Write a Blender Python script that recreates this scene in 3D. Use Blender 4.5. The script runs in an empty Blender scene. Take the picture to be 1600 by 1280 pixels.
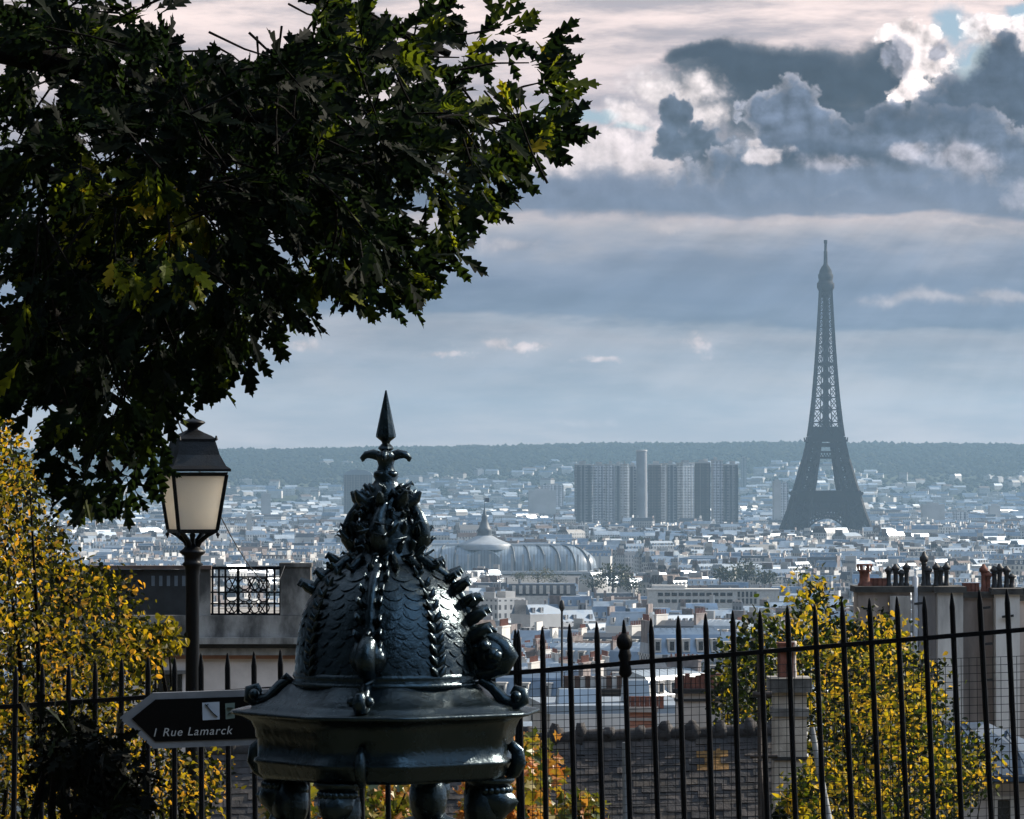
import bpy, bmesh, math, random
import numpy as np
from mathutils import Vector, Matrix, noise as mnoise

R = math.radians
scene = bpy.context.scene
rnd = random.Random(7)

# ------------------------------------------------------------------ camera
F_PX = 6700.0                       # focal length in pixels of a 1600 px wide picture
TILT = math.atan(100.0 / F_PX)      # the eye looks very slightly upwards
cam_d = bpy.data.cameras.new("camera")
cam = bpy.data.objects.new("camera", cam_d)
scene.collection.objects.link(cam)
cam_d.sensor_width = 36.0
cam_d.lens = 36.0 * F_PX / 1600.0
cam_d.clip_start = 0.5
cam_d.clip_end = 40000.0
cam.location = (0, 0, 0)            # eye level is z = 0, the ground lies below it
cam.rotation_euler = (math.pi / 2 + TILT, 0, 0)
scene.camera = cam

# ------------------------------------------------------------------ exposure
scene.view_settings.view_transform = 'Standard'
scene.view_settings.look = 'None'
scene.view_settings.exposure = 0.9
scene.view_settings.gamma = 1.0
scene.view_settings.use_curve_mapping = False
scene.cycles.max_bounces = 6
scene.cycles.diffuse_bounces = 2
scene.cycles.glossy_bounces = 2
scene.cycles.transmission_bounces = 4
scene.cycles.transparent_max_bounces = 8
scene.cycles.volume_bounces = 0
scene.cycles.use_denoising = True
scene.cycles.caustics_reflective = False
scene.cycles.caustics_refractive = False

# ------------------------------------------------------------------ sun
SUN_AZ, SUN_EL = 62.0, 32.0         # degrees right of the view direction, degrees above the horizon
sun_d = bpy.data.lights.new("sun", 'SUN')
sun_d.energy = 4.4
sun_d.angle = R(0.5)
sun_d.color = (1.0, 0.90, 0.76)
sun = bpy.data.objects.new("sun", sun_d)
scene.collection.objects.link(sun)
_sv = Vector((math.sin(R(SUN_AZ)) * math.cos(R(SUN_EL)), math.cos(R(SUN_AZ)) * math.cos(R(SUN_EL)), math.sin(R(SUN_EL))))
sun.rotation_euler = _sv.to_track_quat('Z', 'Y').to_euler()

# ------------------------------------------------------------------ colour helpers and node expressions
def lin(c):
    return tuple(((v / 255.0) / 12.92) if v <= 10.3 else (((v / 255.0) + 0.055) / 1.055) ** 2.4 for v in c)

class G:
    """small wrapper that writes shader maths as expressions"""
    def __init__(s, tree): s.t = tree; s.n = tree.nodes; s.l = tree.links
    def put(s, sock, v):
        if isinstance(v, bpy.types.NodeSocket): s.l.new(v, sock)
        elif isinstance(v, (int, float)): sock.default_value = v
        else:
            v = tuple(v)
            k = len(sock.default_value)
            sock.default_value = (v + (1.0,))[:k] if len(v) < k else v[:k]
    def m(s, op, *a, clamp=False):
        n = s.n.new('ShaderNodeMath'); n.operation = op; n.use_clamp = clamp
        for i, v in enumerate(a): s.put(n.inputs[i], v)
        return n.outputs[0]
    def add(s, a, b): return s.m('ADD', a, b)
    def sub(s, a, b): return s.m('SUBTRACT', a, b)
    def mul(s, a, b): return s.m('MULTIPLY', a, b)
    def mx(s, a, b): return s.m('MAXIMUM', a, b)
    def vm(s, op, *a):
        n = s.n.new('ShaderNodeVectorMath'); n.operation = op
        for i, v in enumerate(a): s.put(n.inputs[i], v)
        return n.outputs[1] if op in ('LENGTH', 'DOT_PRODUCT', 'DISTANCE') else n.outputs[0]
    def xyz(s, x, y, z):
        n = s.n.new('ShaderNodeCombineXYZ')
        for i, v in enumerate((x, y, z)): s.put(n.inputs[i], v)
        return n.outputs[0]
    def sep(s, v):
        n = s.n.new('ShaderNodeSeparateXYZ'); s.put(n.inputs[0], v); return n.outputs
    def noise(s, vec, scale, detail=4, rough=0.5, dist=0.0, typ='FBM', col=False):
        n = s.n.new('ShaderNodeTexNoise'); n.noise_type = typ
        if vec is not None: s.put(n.inputs['Vector'], vec)
        n.inputs['Scale'].default_value = scale; n.inputs['Detail'].default_value = detail
        n.inputs['Roughness'].default_value = rough; n.inputs['Distortion'].default_value = dist
        return n.outputs['Color'] if col else n.outputs[0]
    def sm(s, v, a, b, lo=0.0, hi=1.0):
        n = s.n.new('ShaderNodeMapRange'); n.interpolation_type = 'SMOOTHSTEP'
        s.put(n.inputs[0], v)
        for i, q in enumerate((a, b, lo, hi)): s.put(n.inputs[1 + i], q)
        return n.outputs[0]
    def lerp(s, v, a, b, lo=0.0, hi=1.0):
        n = s.n.new('ShaderNodeMapRange'); s.put(n.inputs[0], v)
        for i, q in enumerate((a, b, lo, hi)): s.put(n.inputs[1 + i], q)
        return n.outputs[0]
    def mix(s, f, a, b, mode='MIX'):
        n = s.n.new('ShaderNodeMix'); n.data_type = 'RGBA'; n.blend_type = mode
        s.put(n.inputs[0], f); s.put(n.inputs[6], a); s.put(n.inputs[7], b)
        return n.outputs[2]
    def ramp(s, v, stops, interp='LINEAR'):
        n = s.n.new('ShaderNodeValToRGB'); r = n.color_ramp; r.interpolation = interp
        while len(r.elements) < len(stops): r.elements.new(0.5)
        for e, (p, c) in zip(r.elements, stops):
            e.position = p; e.color = tuple(c) + (1.0,) if len(c) == 3 else c
        s.put(n.inputs[0], v); return n.outputs[0]

# ------------------------------------------------------------------ world: physical sky behind layered clouds
world = bpy.data.worlds.new("World"); scene.world = world; world.use_nodes = True
world.cycles.sampling_method = 'MANUAL'; world.cycles.sample_map_resolution = 512
def build_sky():
    g = G(world.node_tree); g.n.clear()
    out = g.n.new('ShaderNodeOutputWorld'); bg = g.n.new('ShaderNodeBackground')
    g.l.new(bg.outputs[0], out.inputs[0])
    STR = 0.1
    bg.inputs[1].default_value = STR
    sky = g.n.new('ShaderNodeTexSky'); sky.sky_type = 'NISHITA'; sky.sun_disc = False
    sky.sun_elevation = R(SUN_EL); sky.sun_rotation = R(SUN_AZ)
    tc = g.n.new('ShaderNodeTexCoord')
    X, Y, Z = g.sep(tc.outputs['Generated'])
    # azimuth and elevation of the direction, in steps of 0.855 degrees
    U = g.mul(g.m('ARCTAN2', X, Y), 67.0)
    V = g.mul(g.m('ARCSINE', Z), 67.0)
    p = g.xyz(U, V, 0.0)
    w = g.vm('SUBTRACT', g.noise(p, 0.55, 6, 0.58, col=True), (0.5, 0.5, 0.5))
    w = g.vm('MULTIPLY', w, (1.5, 0.85, 0.0))
    pw = g.vm('ADD', p, w)
    n1 = g.noise(p, 1.5, 7, 0.54)
    n2 = g.noise(g.vm('ADD', p, (0.13, 0.17, 0.0)), 1.5, 5, 0.52)
    rel = g.sub(n1, n2)                                     # light on the cloud relief, from the upper right
    nb = g.sub(n1, 0.5)
    ps = g.xyz(g.mul(U, 0.26), g.mul(V, 0.9), 3.0)
    ns = g.noise(ps, 1.1, 5, 0.55)                          # stratus streaks
    ns2 = g.noise(g.xyz(g.mul(U, 0.30), g.mul(V, 1.6), 9.0), 1.2, 6, 0.62)
    Vb = g.add(V, g.mul(g.sub(ns, 0.5), 1.5))
    stops = [(0.2, (206, 196, 196)), (0.7, (196, 190, 193)), (1.2, (178, 177, 183)), (1.7, (156, 163, 178)),
             (2.12, (170, 171, 182)), (2.30, (158, 164, 178)), (2.44, (112, 128, 154)), (2.9, (122, 137, 165)), (3.3, (136, 148, 172)),
             (3.6, (168, 170, 182)), (3.92, (198, 190, 195)), (4.06, (120, 132, 156)), (4.6, (112, 125, 150)), (5.1, (148, 151, 165)),
             (5.6, (182, 176, 184)), (6.6, (192, 184, 188)), (7.2, (206, 196, 198)), (8.6, (150, 148, 158))]
    col = g.ramp(g.lerp(Vb, 0.0, 10.0), [(a / 10.0, lin(c)) for a, c in stops])
    # streaks: strong high up, faint low down
    amt = g.sm(V, 3.8, 6.5, 0.55, 1.0)
    st = g.sm(ns2, 0.34, 0.64)
    col = g.mix(g.mul(amt, 0.75), col, g.mix(st, g.mix(1.0, col, (0.48, 0.53, 0.62), 'MULTIPLY'), g.mix(1.0, col, (1.46, 1.37, 1.32), 'MULTIPLY')))
    def px(x, y, rx, ry): return ((x - 800) / 100.0, (740 - y) / 100.0, rx / 100.0, ry / 100.0)
    def billow(off):
        q = g.vm('ADD', p, off); t = None
        for sc_, w_ in ((1.5, 1.0), (3.3, .55), (7.0, .30), (14.0, .16)):
            v_ = g.mul(g.m('ABSOLUTE', g.sub(g.noise(q, sc_, 1, .4), 0.5)), 2.0 * w_)
            t = v_ if t is None else g.add(t, v_)
        return t
    bil0 = billow((0, 0, 2.0)); bil1 = billow((0.09, 0.11, 2.0))
    fine = g.sub(bil0, 0.42)
    relf = g.sub(bil0, bil1)
    def blobs_field(blobs, vec):
        fld = None
        for b in blobs:
            u, v, ru, rv = px(*b)
            d = g.vm('MULTIPLY', g.vm('SUBTRACT', vec, (u, v, 0)), (1 / ru, 1 / rv, 0))
            q = g.sub(1.0, g.vm('LENGTH', d))
            fld = q if fld is None else g.mx(fld, q)
        return fld
    def lay(col, blobs, soft, core, rim, rimw, relief=1.0, rough=0.6, op=1.0, bias=0.30, edge=0.5, base=None, fade=40):
        f = g.add(g.add(blobs_field(blobs, pw), g.mul(nb, rough)), g.add(g.mul(fine, edge), bias))
        mask = g.sm(f, 0.0, soft)
        if base is not None:                      # the underside dissolves into the veil below
            vb = (740 - base) / 100.0
            mask = g.mul(mask, g.sm(g.add(V, g.mul(nb, 0.8)), vb - fade / 100.0, vb + fade / 100.0))
        if op < 1: mask = g.mul(mask, op)
        c = g.mix(g.sm(f, 0.0, rimw), lin(rim), lin(core))
        k = g.mx(g.add(g.add(g.mul(rel, relief * 1.6), g.mul(relf, relief * 0.75)), 1.0), 0.5)
        sc = g.n.new('ShaderNodeVectorMath'); sc.operation = 'SCALE'
        g.l.new(c, sc.inputs[0]); g.l.new(k, sc.inputs['Scale'])
        return g.mix(mask, col, sc.outputs[0])
    # soft veils of blue grey
    col = lay(col, [(1330, 285, 460, 60), (900, 300, 190, 34)], 0.9, (112, 125, 151), (132, 143, 165), 0.9, 0.4, 0.8, 0.9, edge=.2)
    col = lay(col, [(1500, 460, 330, 36), (1180, 455, 330, 42)], 0.9, (108, 126, 156), (122, 138, 164), 0.9, 0.15, 0.4, 0.6, edge=.1)
    # white banks on the left
    col = lay(col, [(930, 225, 95, 46), (1010, 240, 95, 38), (850, 250, 90, 26), (1050, 205, 60, 36), (1100, 160, 60, 44)], 0.8, (224, 215, 220), (190, 187, 196), 0.8, 0.7, 0.7, .95, base=290, fade=40)
    # slab of dark cloud with its thin left tail
    col = lay(col, [(1240, 130, 210, 66), (1390, 120, 110, 60), (1180, 98, 130, 38), (1110, 82, 70, 20), (1260, 185, 150, 60), (1420, 160, 110, 56), (1575, 190, 120, 80)],
              0.45, (47, 58, 73), (104, 110, 122), 0.75, 0.55, 0.55, bias=.24, edge=.30)
    # clear blue gap
    gap = g.sm(g.add(blobs_field([(1492, 52, 34, 50), (1512, 100, 28, 44), (1590, 26, 44, 16), (905, 178, 80, 12), (985, 190, 60, 8)], pw), g.add(g.mul(nb, 0.5), g.mul(fine, .4))), 0.0, 0.7)
    col = g.mix(gap, col, lin((78, 110, 146)))
    # sunlit tower of cloud with silver edges
    col = lay(col, [(1428, 76, 46, 34), (1458, 108, 50, 30), (1392, 62, 36, 16), (1452, 146, 54, 18), (1500, 160, 36, 12)], 0.30, (240, 230, 232), (244, 236, 238), 0.3, 1.1, 0.9, bias=.16, edge=.8)
    col = lay(col, [(1402, 96, 34, 34), (1470, 96, 20, 22)], 0.5, (120, 124, 140), (170, 168, 178), 0.5, 1.6, 0.8, .85, bias=.1, edge=.7)
    # right hand cumulus, white crest over a dark body
    col = lay(col, [(1552, 62, 52, 32), (1592, 62, 44, 28), (1526, 42, 24, 20)], 0.22, (230, 222, 226), (220, 213, 219), 0.3, 1.5, 0.8, bias=.15, edge=.7)
    col = lay(col, [(1590, 135, 100, 66), (1556, 100, 50, 38), (1525, 170, 66, 52), (1600, 205, 90, 62)], 0.22, (62, 74, 93), (128, 132, 146), 0.45, 0.9, 0.6, bias=.15, edge=.55)
    # small dark tower on the left of the slab, white behind it
    col = lay(col, [(1085, 150, 60, 44), (1120, 182, 34, 22), (1030, 140, 70, 40), (990, 175, 60, 30)], 1.0, (226, 218, 221), (204, 200, 206), 0.8, 0.7, 0.7, .92, bias=.2, edge=.8)
    col = lay(col, [(1074, 176, 32, 34), (1060, 212, 34, 30), (1096, 216, 36, 30), (1160, 258, 110, 40), (1118, 244, 60, 36)], 0.3, (70, 82, 100), (124, 130, 146), 0.5, 1.3, 0.6, bias=.2, edge=.95, base=285, fade=45)
    # front range of grey cumulus with pale crests
    col = lay(col, [(1212, 178, 54, 54), (1250, 212, 84, 50), (1330, 228, 120, 44), (1430, 218, 110, 46), (1512, 222, 84, 50), (1300, 262, 230, 46), (1585, 248, 74, 48)],
              0.18, (88, 100, 122), (158, 160, 173), 0.42, 1.3, 0.6, bias=.2, edge=.65, base=290, fade=50)
    col = lay(col, [(1400, 188, 120, 24), (1270, 246, 130, 26), (1500, 176, 70, 22)], 0.8, (58, 70, 90), (84, 96, 116), 0.8, 0.8, 0.7, 0.8, edge=.5)
    col = lay(col, [(1490, 252, 64, 34), (1420, 240, 34, 18), (1592, 300, 40, 30), (1300, 262, 60, 14)], 0.8, (170, 168, 180), (140, 146, 164), 0.8, 1.5, 0.8, 0.8, edge=.6)
    col = lay(col, [(1194, 244, 34, 20), (1182, 228, 14, 14)], 0.6, (212, 205, 211), (176, 176, 186), 0.6, 0.9, 0.8, .9, bias=.15, edge=.8)
    col = lay(col, [(1300, 298, 360, 34), (980, 314, 220, 24)], 1.1, (112, 126, 152), (126, 138, 162), 0.9, 0.3, 0.4, 0.8, edge=.2)
    # low pinkish wisps
    col = lay(col, [(800, 548, 110, 13), (850, 545, 40, 20), (1086, 540, 46, 24), (470, 541, 60, 13), (690, 562, 60, 8), (950, 566, 50, 7)], 1.0, (240, 222, 220), (186, 182, 190), 1.0, 1.0, 1.2, 0.7, bias=.10, edge=1.3)
    col = lay(col, [(900, 655, 90, 12), (1052, 350, 50, 12), (1230, 348, 90, 10), (1500, 350, 150, 9), (1450, 472, 170, 16), (1580, 462, 110, 16), (790, 385, 60, 16)], 1.2, (214, 205, 209), (180, 178, 188), 0.9, 0.5, 0.9, 0.6, bias=.2, edge=.5)
    # slanting shafts of light under the clouds
    ang = g.m('ARCTAN2', g.sub(V, 11.0), g.sub(U, 13.0))
    ray = g.sub(g.noise(g.xyz(g.mul(ang, 9.0), 0.3, 5.0), 2.6, 3, 0.6), 0.5)
    rk = g.add(1.0, g.mul(g.mul(ray, 0.55), g.mul(g.sm(V, 0.4, 1.4), g.sm(V, 5.2, 3.4))))
    rs = g.n.new('ShaderNodeVectorMath'); rs.operation = 'SCALE'; g.l.new(col, rs.inputs[0]); g.l.new(rk, rs.inputs['Scale']); col = rs.outputs[0]
    # the rest of the vault: unseen cloud shaped for the reflections, bright overhead and on the sun's side, dark low behind the eye
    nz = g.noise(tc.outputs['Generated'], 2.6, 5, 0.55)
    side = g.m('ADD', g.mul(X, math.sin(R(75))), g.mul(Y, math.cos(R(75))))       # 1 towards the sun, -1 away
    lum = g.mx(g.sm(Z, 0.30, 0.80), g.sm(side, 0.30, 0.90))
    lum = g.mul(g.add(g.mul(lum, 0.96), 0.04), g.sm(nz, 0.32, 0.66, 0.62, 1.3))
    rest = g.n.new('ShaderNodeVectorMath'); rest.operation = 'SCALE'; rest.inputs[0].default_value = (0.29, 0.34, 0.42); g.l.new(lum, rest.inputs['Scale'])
    # bright blue patch added unseen behind the right shoulder to light the dome and walls
    fill_glow = g.sm(g.vm('DOT_PRODUCT', tc.outputs['Generated'], Vector((0.50, -0.47, 0.72)).normalized()), 0.90, 0.985)
    rest = g.mix(fill_glow, rest.outputs[0], (0.75, 1.05, 1.45))
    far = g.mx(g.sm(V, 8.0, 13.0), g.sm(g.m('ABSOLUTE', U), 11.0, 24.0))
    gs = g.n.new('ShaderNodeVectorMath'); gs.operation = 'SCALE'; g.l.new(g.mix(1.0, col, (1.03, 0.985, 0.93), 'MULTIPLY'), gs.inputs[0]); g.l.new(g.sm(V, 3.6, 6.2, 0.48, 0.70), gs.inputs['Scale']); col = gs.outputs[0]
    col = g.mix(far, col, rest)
    open_sky = g.mul(gap, 0.35)
    fin = g.n.new('ShaderNodeVectorMath'); fin.operation = 'SCALE'
    g.l.new(col, fin.inputs[0]); fin.inputs['Scale'].default_value = 1.0 / STR
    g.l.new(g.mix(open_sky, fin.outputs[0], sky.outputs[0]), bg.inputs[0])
build_sky()
# ------------------------------------------------------------------ geometry helpers
def P(px, py, Y):
    """point of the place at distance Y that lies in the direction of a photo position (1600 x 1280)"""
    a, b = (px - 800.0) / F_PX, (640.0 - py) / F_PX
    t = Y / (math.cos(TILT) - b * math.sin(TILT))
    return Vector((a * t, Y, (math.sin(TILT) + b * math.cos(TILT)) * t))

GZ = [(-80, -1.3), (2, -1.65), (12.6, -2.47), (19, -2.9), (30, -6), (45, -9.5), (60, -12), (110, -18.5), (190, -26), (330, -38), (500, -47),
      (700, -55), (1000, -63), (1500, -72), (2000, -78), (2600, -80), (6800, -80), (7600, -71), (8600, -36), (9600, 8), (10600, 58), (11500, 66), (16000, 50)]
def gz(x, Y):
    for (a, za), (b, zb) in zip(GZ, GZ[1:]):
        if Y <= b:
            z = za + (zb - za) * max(0.0, (Y - a) / (b - a)); break
    else: z = GZ[-1][1]
    if Y > 7000:
        k = min(1.0, (Y - 7000) / 3000.0)
        z += k * (16 * mnoise.noise(Vector((x / 1500.0, Y / 1500.0, 3.1))) + min(0, x + 100) * 0.010 + 6 * mnoise.noise(Vector((x / 380.0, Y / 500.0, 8.0))))
    return z

class MB:
    """collects verts and faces of one part, then links them as ONE mesh object"""
    def __init__(s): s.v = []; s.f = []; s.m = []; s.s = []
    def add(s, vs, fs, mi=0, smooth=False):
        o = len(s.v); s.v += [tuple(v) for v in vs]
        for f in fs: s.f.append([o + i for i in f]); s.m.append(mi); s.s.append(smooth)
    def box(s, c, d, rz=0.0, mi=0, top=(1.0, 1.0), M=None):
        hx, hy, hz = d[0] / 2, d[1] / 2, d[2] / 2
        cs, sn = math.cos(rz), math.sin(rz); vs = []
        for z, (kx, ky) in ((-hz, (1, 1)), (hz, top)):
            for x, y in ((-hx, -hy), (hx, -hy), (hx, hy), (-hx, hy)):
                x2, y2 = x * kx, y * ky
                v = Vector((c[0] + x2 * cs - y2 * sn, c[1] + x2 * sn + y2 * cs, c[2] + z))
                vs.append(M @ v if M else v)
        s.add(vs, [(3, 2, 1, 0), (4, 5, 6, 7), (0, 1, 5, 4), (1, 2, 6, 5), (2, 3, 7, 6), (3, 0, 4, 7)], mi)
    def beam(s, a, b, w, mi=0, h=None):
        """square bar between two points"""
        a, b = Vector(a), Vector(b); d = (b - a)
        if d.length < 1e-6: return
        d.normalize(); up = Vector((0, 0, 1)) if abs(d.z) < 0.95 else Vector((0, 1, 0))
        x = d.cross(up).normalized() * (w / 2); y = x.cross(d).normalized() * ((h or w) / 2)
        s.add([a - x - y, a + x - y, a + x + y, a - x + y, b - x - y, b + x - y, b + x + y, b - x + y],
              [(0, 1, 2, 3), (7, 6, 5, 4), (4, 5, 1, 0), (5, 6, 2, 1), (6, 7, 3, 2), (7, 4, 0, 3)], mi)
    def tube(s, pts, rad, n=8, mi=0, smooth=True, cap=True, flat=1.0):
        pts = [Vector(p) for p in pts]; k = len(pts)
        if not hasattr(rad, '__len__'): rad = [rad] * k
        vs = []; ref = None
        for i, p in enumerate(pts):
            t = (pts[min(i + 1, k - 1)] - pts[max(i - 1, 0)])
            if t.length < 1e-9: t = Vector((0, 0, 1))
            t.normalize()
            if ref is None: ref = Vector((0, 0, 1)) if abs(t.z) < 0.9 else Vector((1, 0, 0))
            x = (ref - t * ref.dot(t))
            if x.length < 1e-6: x = t.orthogonal()
            x.normalize(); ref = x; y = t.cross(x)
            for j in range(n):
                a = 2 * math.pi * j / n
                vs.append(p + (x * math.cos(a) + y * (math.sin(a) * flat)) * rad[i])
        fs = [(i * n + j, i * n + (j + 1) % n, (i + 1) * n + (j + 1) % n, (i + 1) * n + j) for i in range(k - 1) for j in range(n)]
        s.add(vs, fs, mi, smooth)
        if cap: s.add(vs[:n], [tuple(range(n - 1, -1, -1))], mi); s.add(vs[-n:], [tuple(range(n))], mi)
    def lathe(s, prof, c=(0, 0, 0), n=24, mi=0, smooth=True, shape=None, a0=0.0):
        vs = []; k = len(prof)
        for r, z in prof:
            for j in range(n):
                a = a0 + 2 * math.pi * j / n; q = r * (shape(a) if shape else 1.0)
                vs.append((c[0] + q * math.cos(a), c[1] + q * math.sin(a), c[2] + z))
        fs = [(i * n + j, i * n + (j + 1) % n, (i + 1) * n + (j + 1) % n, (i + 1) * n + j) for i in range(k - 1) for j in range(n)]
        s.add(vs, fs, mi, smooth)
        s.add(vs[:n], [tuple(range(n - 1, -1, -1))], mi); s.add(vs[-n:], [tuple(range(n))], mi)
    def ball(s, c, r, nu=10, nv=7, mi=0, M=None, jit=0.0, rr=None, smooth=True):
        if not hasattr(r, '__len__'): r = (r, r, r)
        vs = []
        for i in range(nv + 1):
            th = math.pi * i / nv
            for j in range(nu):
                ph = 2 * math.pi * j / nu
                k = 1 + (rr.uniform(-jit, jit) if rr and 0 < i < nv else 0)
                v = Vector((r[0] * math.sin(th) * math.cos(ph) * k, r[1] * math.sin(th) * math.sin(ph) * k, -r[2] * math.cos(th) * k))
                if M: v = M @ v
                vs.append(Vector(c) + v)
        s.add(vs, [(i * nu + j, i * nu + (j + 1) % nu, (i + 1) * nu + (j + 1) % nu, (i + 1) * nu + j) for i in range(nv) for j in range(nu)], mi, smooth)
    def build(s, name, mats, parent=None, link=True):
        me = bpy.data.meshes.new(name)
        o3 = parent_loc(parent)
        vs = [(v[0] - o3[0], v[1] - o3[1], v[2] - o3[2]) for v in s.v]
        me.from_pydata(vs, [], s.f)
        for m_ in (mats if isinstance(mats, (list, tuple)) else [mats]): me.materials.append(m_)
        me.polygons.foreach_set('material_index', s.m); me.polygons.foreach_set('use_smooth', s.s)
        me.update()
        o = bpy.data.objects.new(name, me); scene.collection.objects.link(o)
        if parent: o.parent = parent
        return o

def parent_loc(p):
    v = Vector((0, 0, 0))
    while p: v = v + p.location; p = p.parent
    return v

def tag(o, label=None, cat=None, group=None, kind=None):
    if label: o['label'] = label
    if cat: o['category'] = cat
    if group: o['group'] = group
    if kind: o['kind'] = kind
    return o
def thing(name, label, cat, loc=(0, 0, 0), group=None):
    o = bpy.data.objects.new(name, None); scene.collection.objects.link(o); o.location = loc
    return tag(o, label, cat, group)
def dup(root, loc, rz, scale=(1, 1, 1)):
    r = root.copy(); scene.collection.objects.link(r); r.location = loc; r.rotation_euler = (0, 0, rz); r.scale = scale
    for ch in root.children:
        c = ch.copy(); scene.collection.objects.link(c); c.parent = r
        for gch in ch.children:
            d = gch.copy(); scene.collection.objects.link(d); d.parent = c
    return r

# ------------------------------------------------------------------ materials
def mat(name, col, rough=0.7, metal=0.0, var=0.25, scale=3.0, bump=0.0, bscale=None, col2=None, spec=0.5, detail=5, coat=0.0, streak=1.0):
    """procedural principled material: two tones blended by noise, optional bump"""
    m = bpy.data.materials.new(name); m.use_nodes = True
    g = G(m.node_tree); b = g.n['Principled BSDF']
    tc = g.n.new('ShaderNodeTexCoord')
    c2 = col2 or tuple(v * (1 - var) for v in col)
    n = g.noise(tc.outputs['Object'] if streak == 1.0 else g.vm('MULTIPLY', tc.outputs['Object'], (1, 1, streak)), scale, detail, 0.6)
    g.put(b.inputs['Base Color'], g.mix(g.sm(n, 0.35, 0.65), col, c2))
    g.put(b.inputs['Roughness'], g.lerp(n, 0.3, 0.7, max(0.02, rough - 0.08), min(1.0, rough + 0.08)))
    b.inputs['Metallic'].default_value = metal
    b.inputs['Specular IOR Level'].default_value = spec
    b.inputs['Coat Weight'].default_value = coat
    if bump:
        bn = g.n.new('ShaderNodeBump'); bn.inputs['Strength'].default_value = bump; bn.inputs['Distance'].default_value = 0.02
        g.put(bn.inputs['Height'], g.noise(tc.outputs['Object'], bscale or scale * 6, 6, 0.6)); g.l.new(bn.outputs[0], b.inputs['Normal'])
    return m

def leaf_mat(name, stops, trans=0.5, rough=0.45, spec=0.3, tint=1.4):
    """leaf colours picked per leaf through the 'tone' attribute, partly translucent"""
    m = bpy.data.materials.new(name); m.use_nodes = True
    g = G(m.node_tree); b = g.n['Principled BSDF']; out = g.n['Material Output']
    at = g.n.new('ShaderNodeAttribute'); at.attribute_name = 'tone'
    c = g.ramp(at.outputs['Fac'], stops)
    tc = g.n.new('ShaderNodeTexCoord')
    n = g.noise(tc.outputs['Object'], 14, 3)
    c = g.mix(g.mul(g.sm(n, 0.35, 0.7), 0.4), c, g.mix(1.0, c, (0.45, 0.5, 0.5), 'MULTIPLY'))
    g.put(b.inputs['Base Color'], c); b.inputs['Roughness'].default_value = rough; b.inputs['Specular IOR Level'].default_value = spec
    tr = g.n.new('ShaderNodeBsdfTranslucent'); g.put(tr.inputs[0], g.mix(1.0, c, (tint, tint, tint * 0.6), 'MULTIPLY'))
    mx = g.n.new('ShaderNodeMixShader'); mx.inputs[0].default_value = trans
    g.l.new(b.outputs[0], mx.inputs[1]); g.l.new(tr.outputs[0], mx.inputs[2]); g.l.new(mx.outputs[0], out.inputs[0])
    return m

def inside(poly, x, y):
    r = False; j = len(poly) - 1
    for i in range(len(poly)):
        (xi, yi), (xj, yj) = poly[i], poly[j]
        if (yi > y) != (yj > y) and x < (xj - xi) * (y - yi) / (yj - yi) + xi: r = not r
        j = i
    return r
def edge_dist(poly, x, y):
    best = 1e9
    for (x1, y1), (x2, y2) in zip(poly, poly[1:] + poly[:1]):
        dx, dy = x2 - x1, y2 - y1; L = dx * dx + dy * dy
        t = max(0, min(1, ((x - x1) * dx + (y - y1) * dy) / L)) if L else 0
        best = min(best, math.hypot(x - x1 - t * dx, y - y1 - t * dy))
    return best

class Leaves:
    """many separate leaf faces gathered into one crown mesh with a per leaf tone"""
    def __init__(s, shape, faces): s.shape = shape; s.faces = faces; s.V = []; s.F = []; s.T = []; s.n = 0
    def put(s, pos, d, up, size, tone, fold=0.25, curl=0.0):
        d = Vector(d).normalized(); n = (Vector(up) - d * Vector(up).dot(d))
        if n.length < 1e-5: n = d.orthogonal()
        n.normalize(); x = d.cross(n)
        for (u, v) in s.shape:
            q = Vector(pos) + d * (v * size) + x * (u * size) + n * ((abs(u) * fold - curl * v * v) * size)
            s.V.append(tuple(q))
        k = len(s.shape)
        for f in s.faces: s.F.append([s.n + i for i in f])
        s.T += [tone] * k; s.n += k
    def build(s, name, m, parent=None):
        me = bpy.data.meshes.new(name); o3 = parent_loc(parent)
        V = np.array(s.V, dtype=np.float32) - np.array(o3, dtype=np.float32)
        me.from_pydata(V.tolist(), [], s.F)
        a = me.attributes.new('tone', 'FLOAT', 'POINT'); a.data.foreach_set('value', s.T)
        me.materials.append(m); me.update()
        o = bpy.data.objects.new(name, me); scene.collection.objects.link(o)
        if parent: o.parent = parent
        return o
# lobed leaf outline: half outline from stalk to tip, mirrored
_half = [(0.0, 0.0), (0.016, 0.02), (0.022, 0.16), (0.05, 0.22), (0.15, 0.36), (0.145, 0.40), (0.055, 0.34), (0.05, 0.40), (0.10, 0.46), (0.215, 0.63), (0.20, 0.66), (0.075, 0.56), (0.065, 0.62), (0.11, 0.69), (0.19, 0.83), (0.17, 0.85), (0.07, 0.76), (0.055, 0.82), (0.075, 0.90), (0.03, 0.92), (0.0, 1.0)]
def _mk(half):
    k = len(half); left = [(-u, v) for u, v in half[1:-1]]
    shp = list(half) + left
    axis = [(0.0, v) for u, v in half[1:-1]]
    shp += axis
    A = lambda i: i; Lf = lambda i: k + i - 1; Ax = lambda i: k + (k - 2) + i - 1
    fs = [(0, A(1), Ax(1)), (0, Ax(1), Lf(1)), (Ax(k - 2), A(k - 2), k - 1), (Ax(k - 2), k - 1, Lf(k - 2))]
    for i in range(1, k - 2):
        fs.append((Ax(i), A(i), A(i + 1), Ax(i + 1))); fs.append((Lf(i), Ax(i), Ax(i + 1), Lf(i + 1)))
    return shp, fs
OAK = _mk([(u * 0.86, v) for u, v in _half])
OVAL = _mk([(0, 0), (0.22, 0.15), (0.30, 0.42), (0.18, 0.75), (0, 1.0)])
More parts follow.
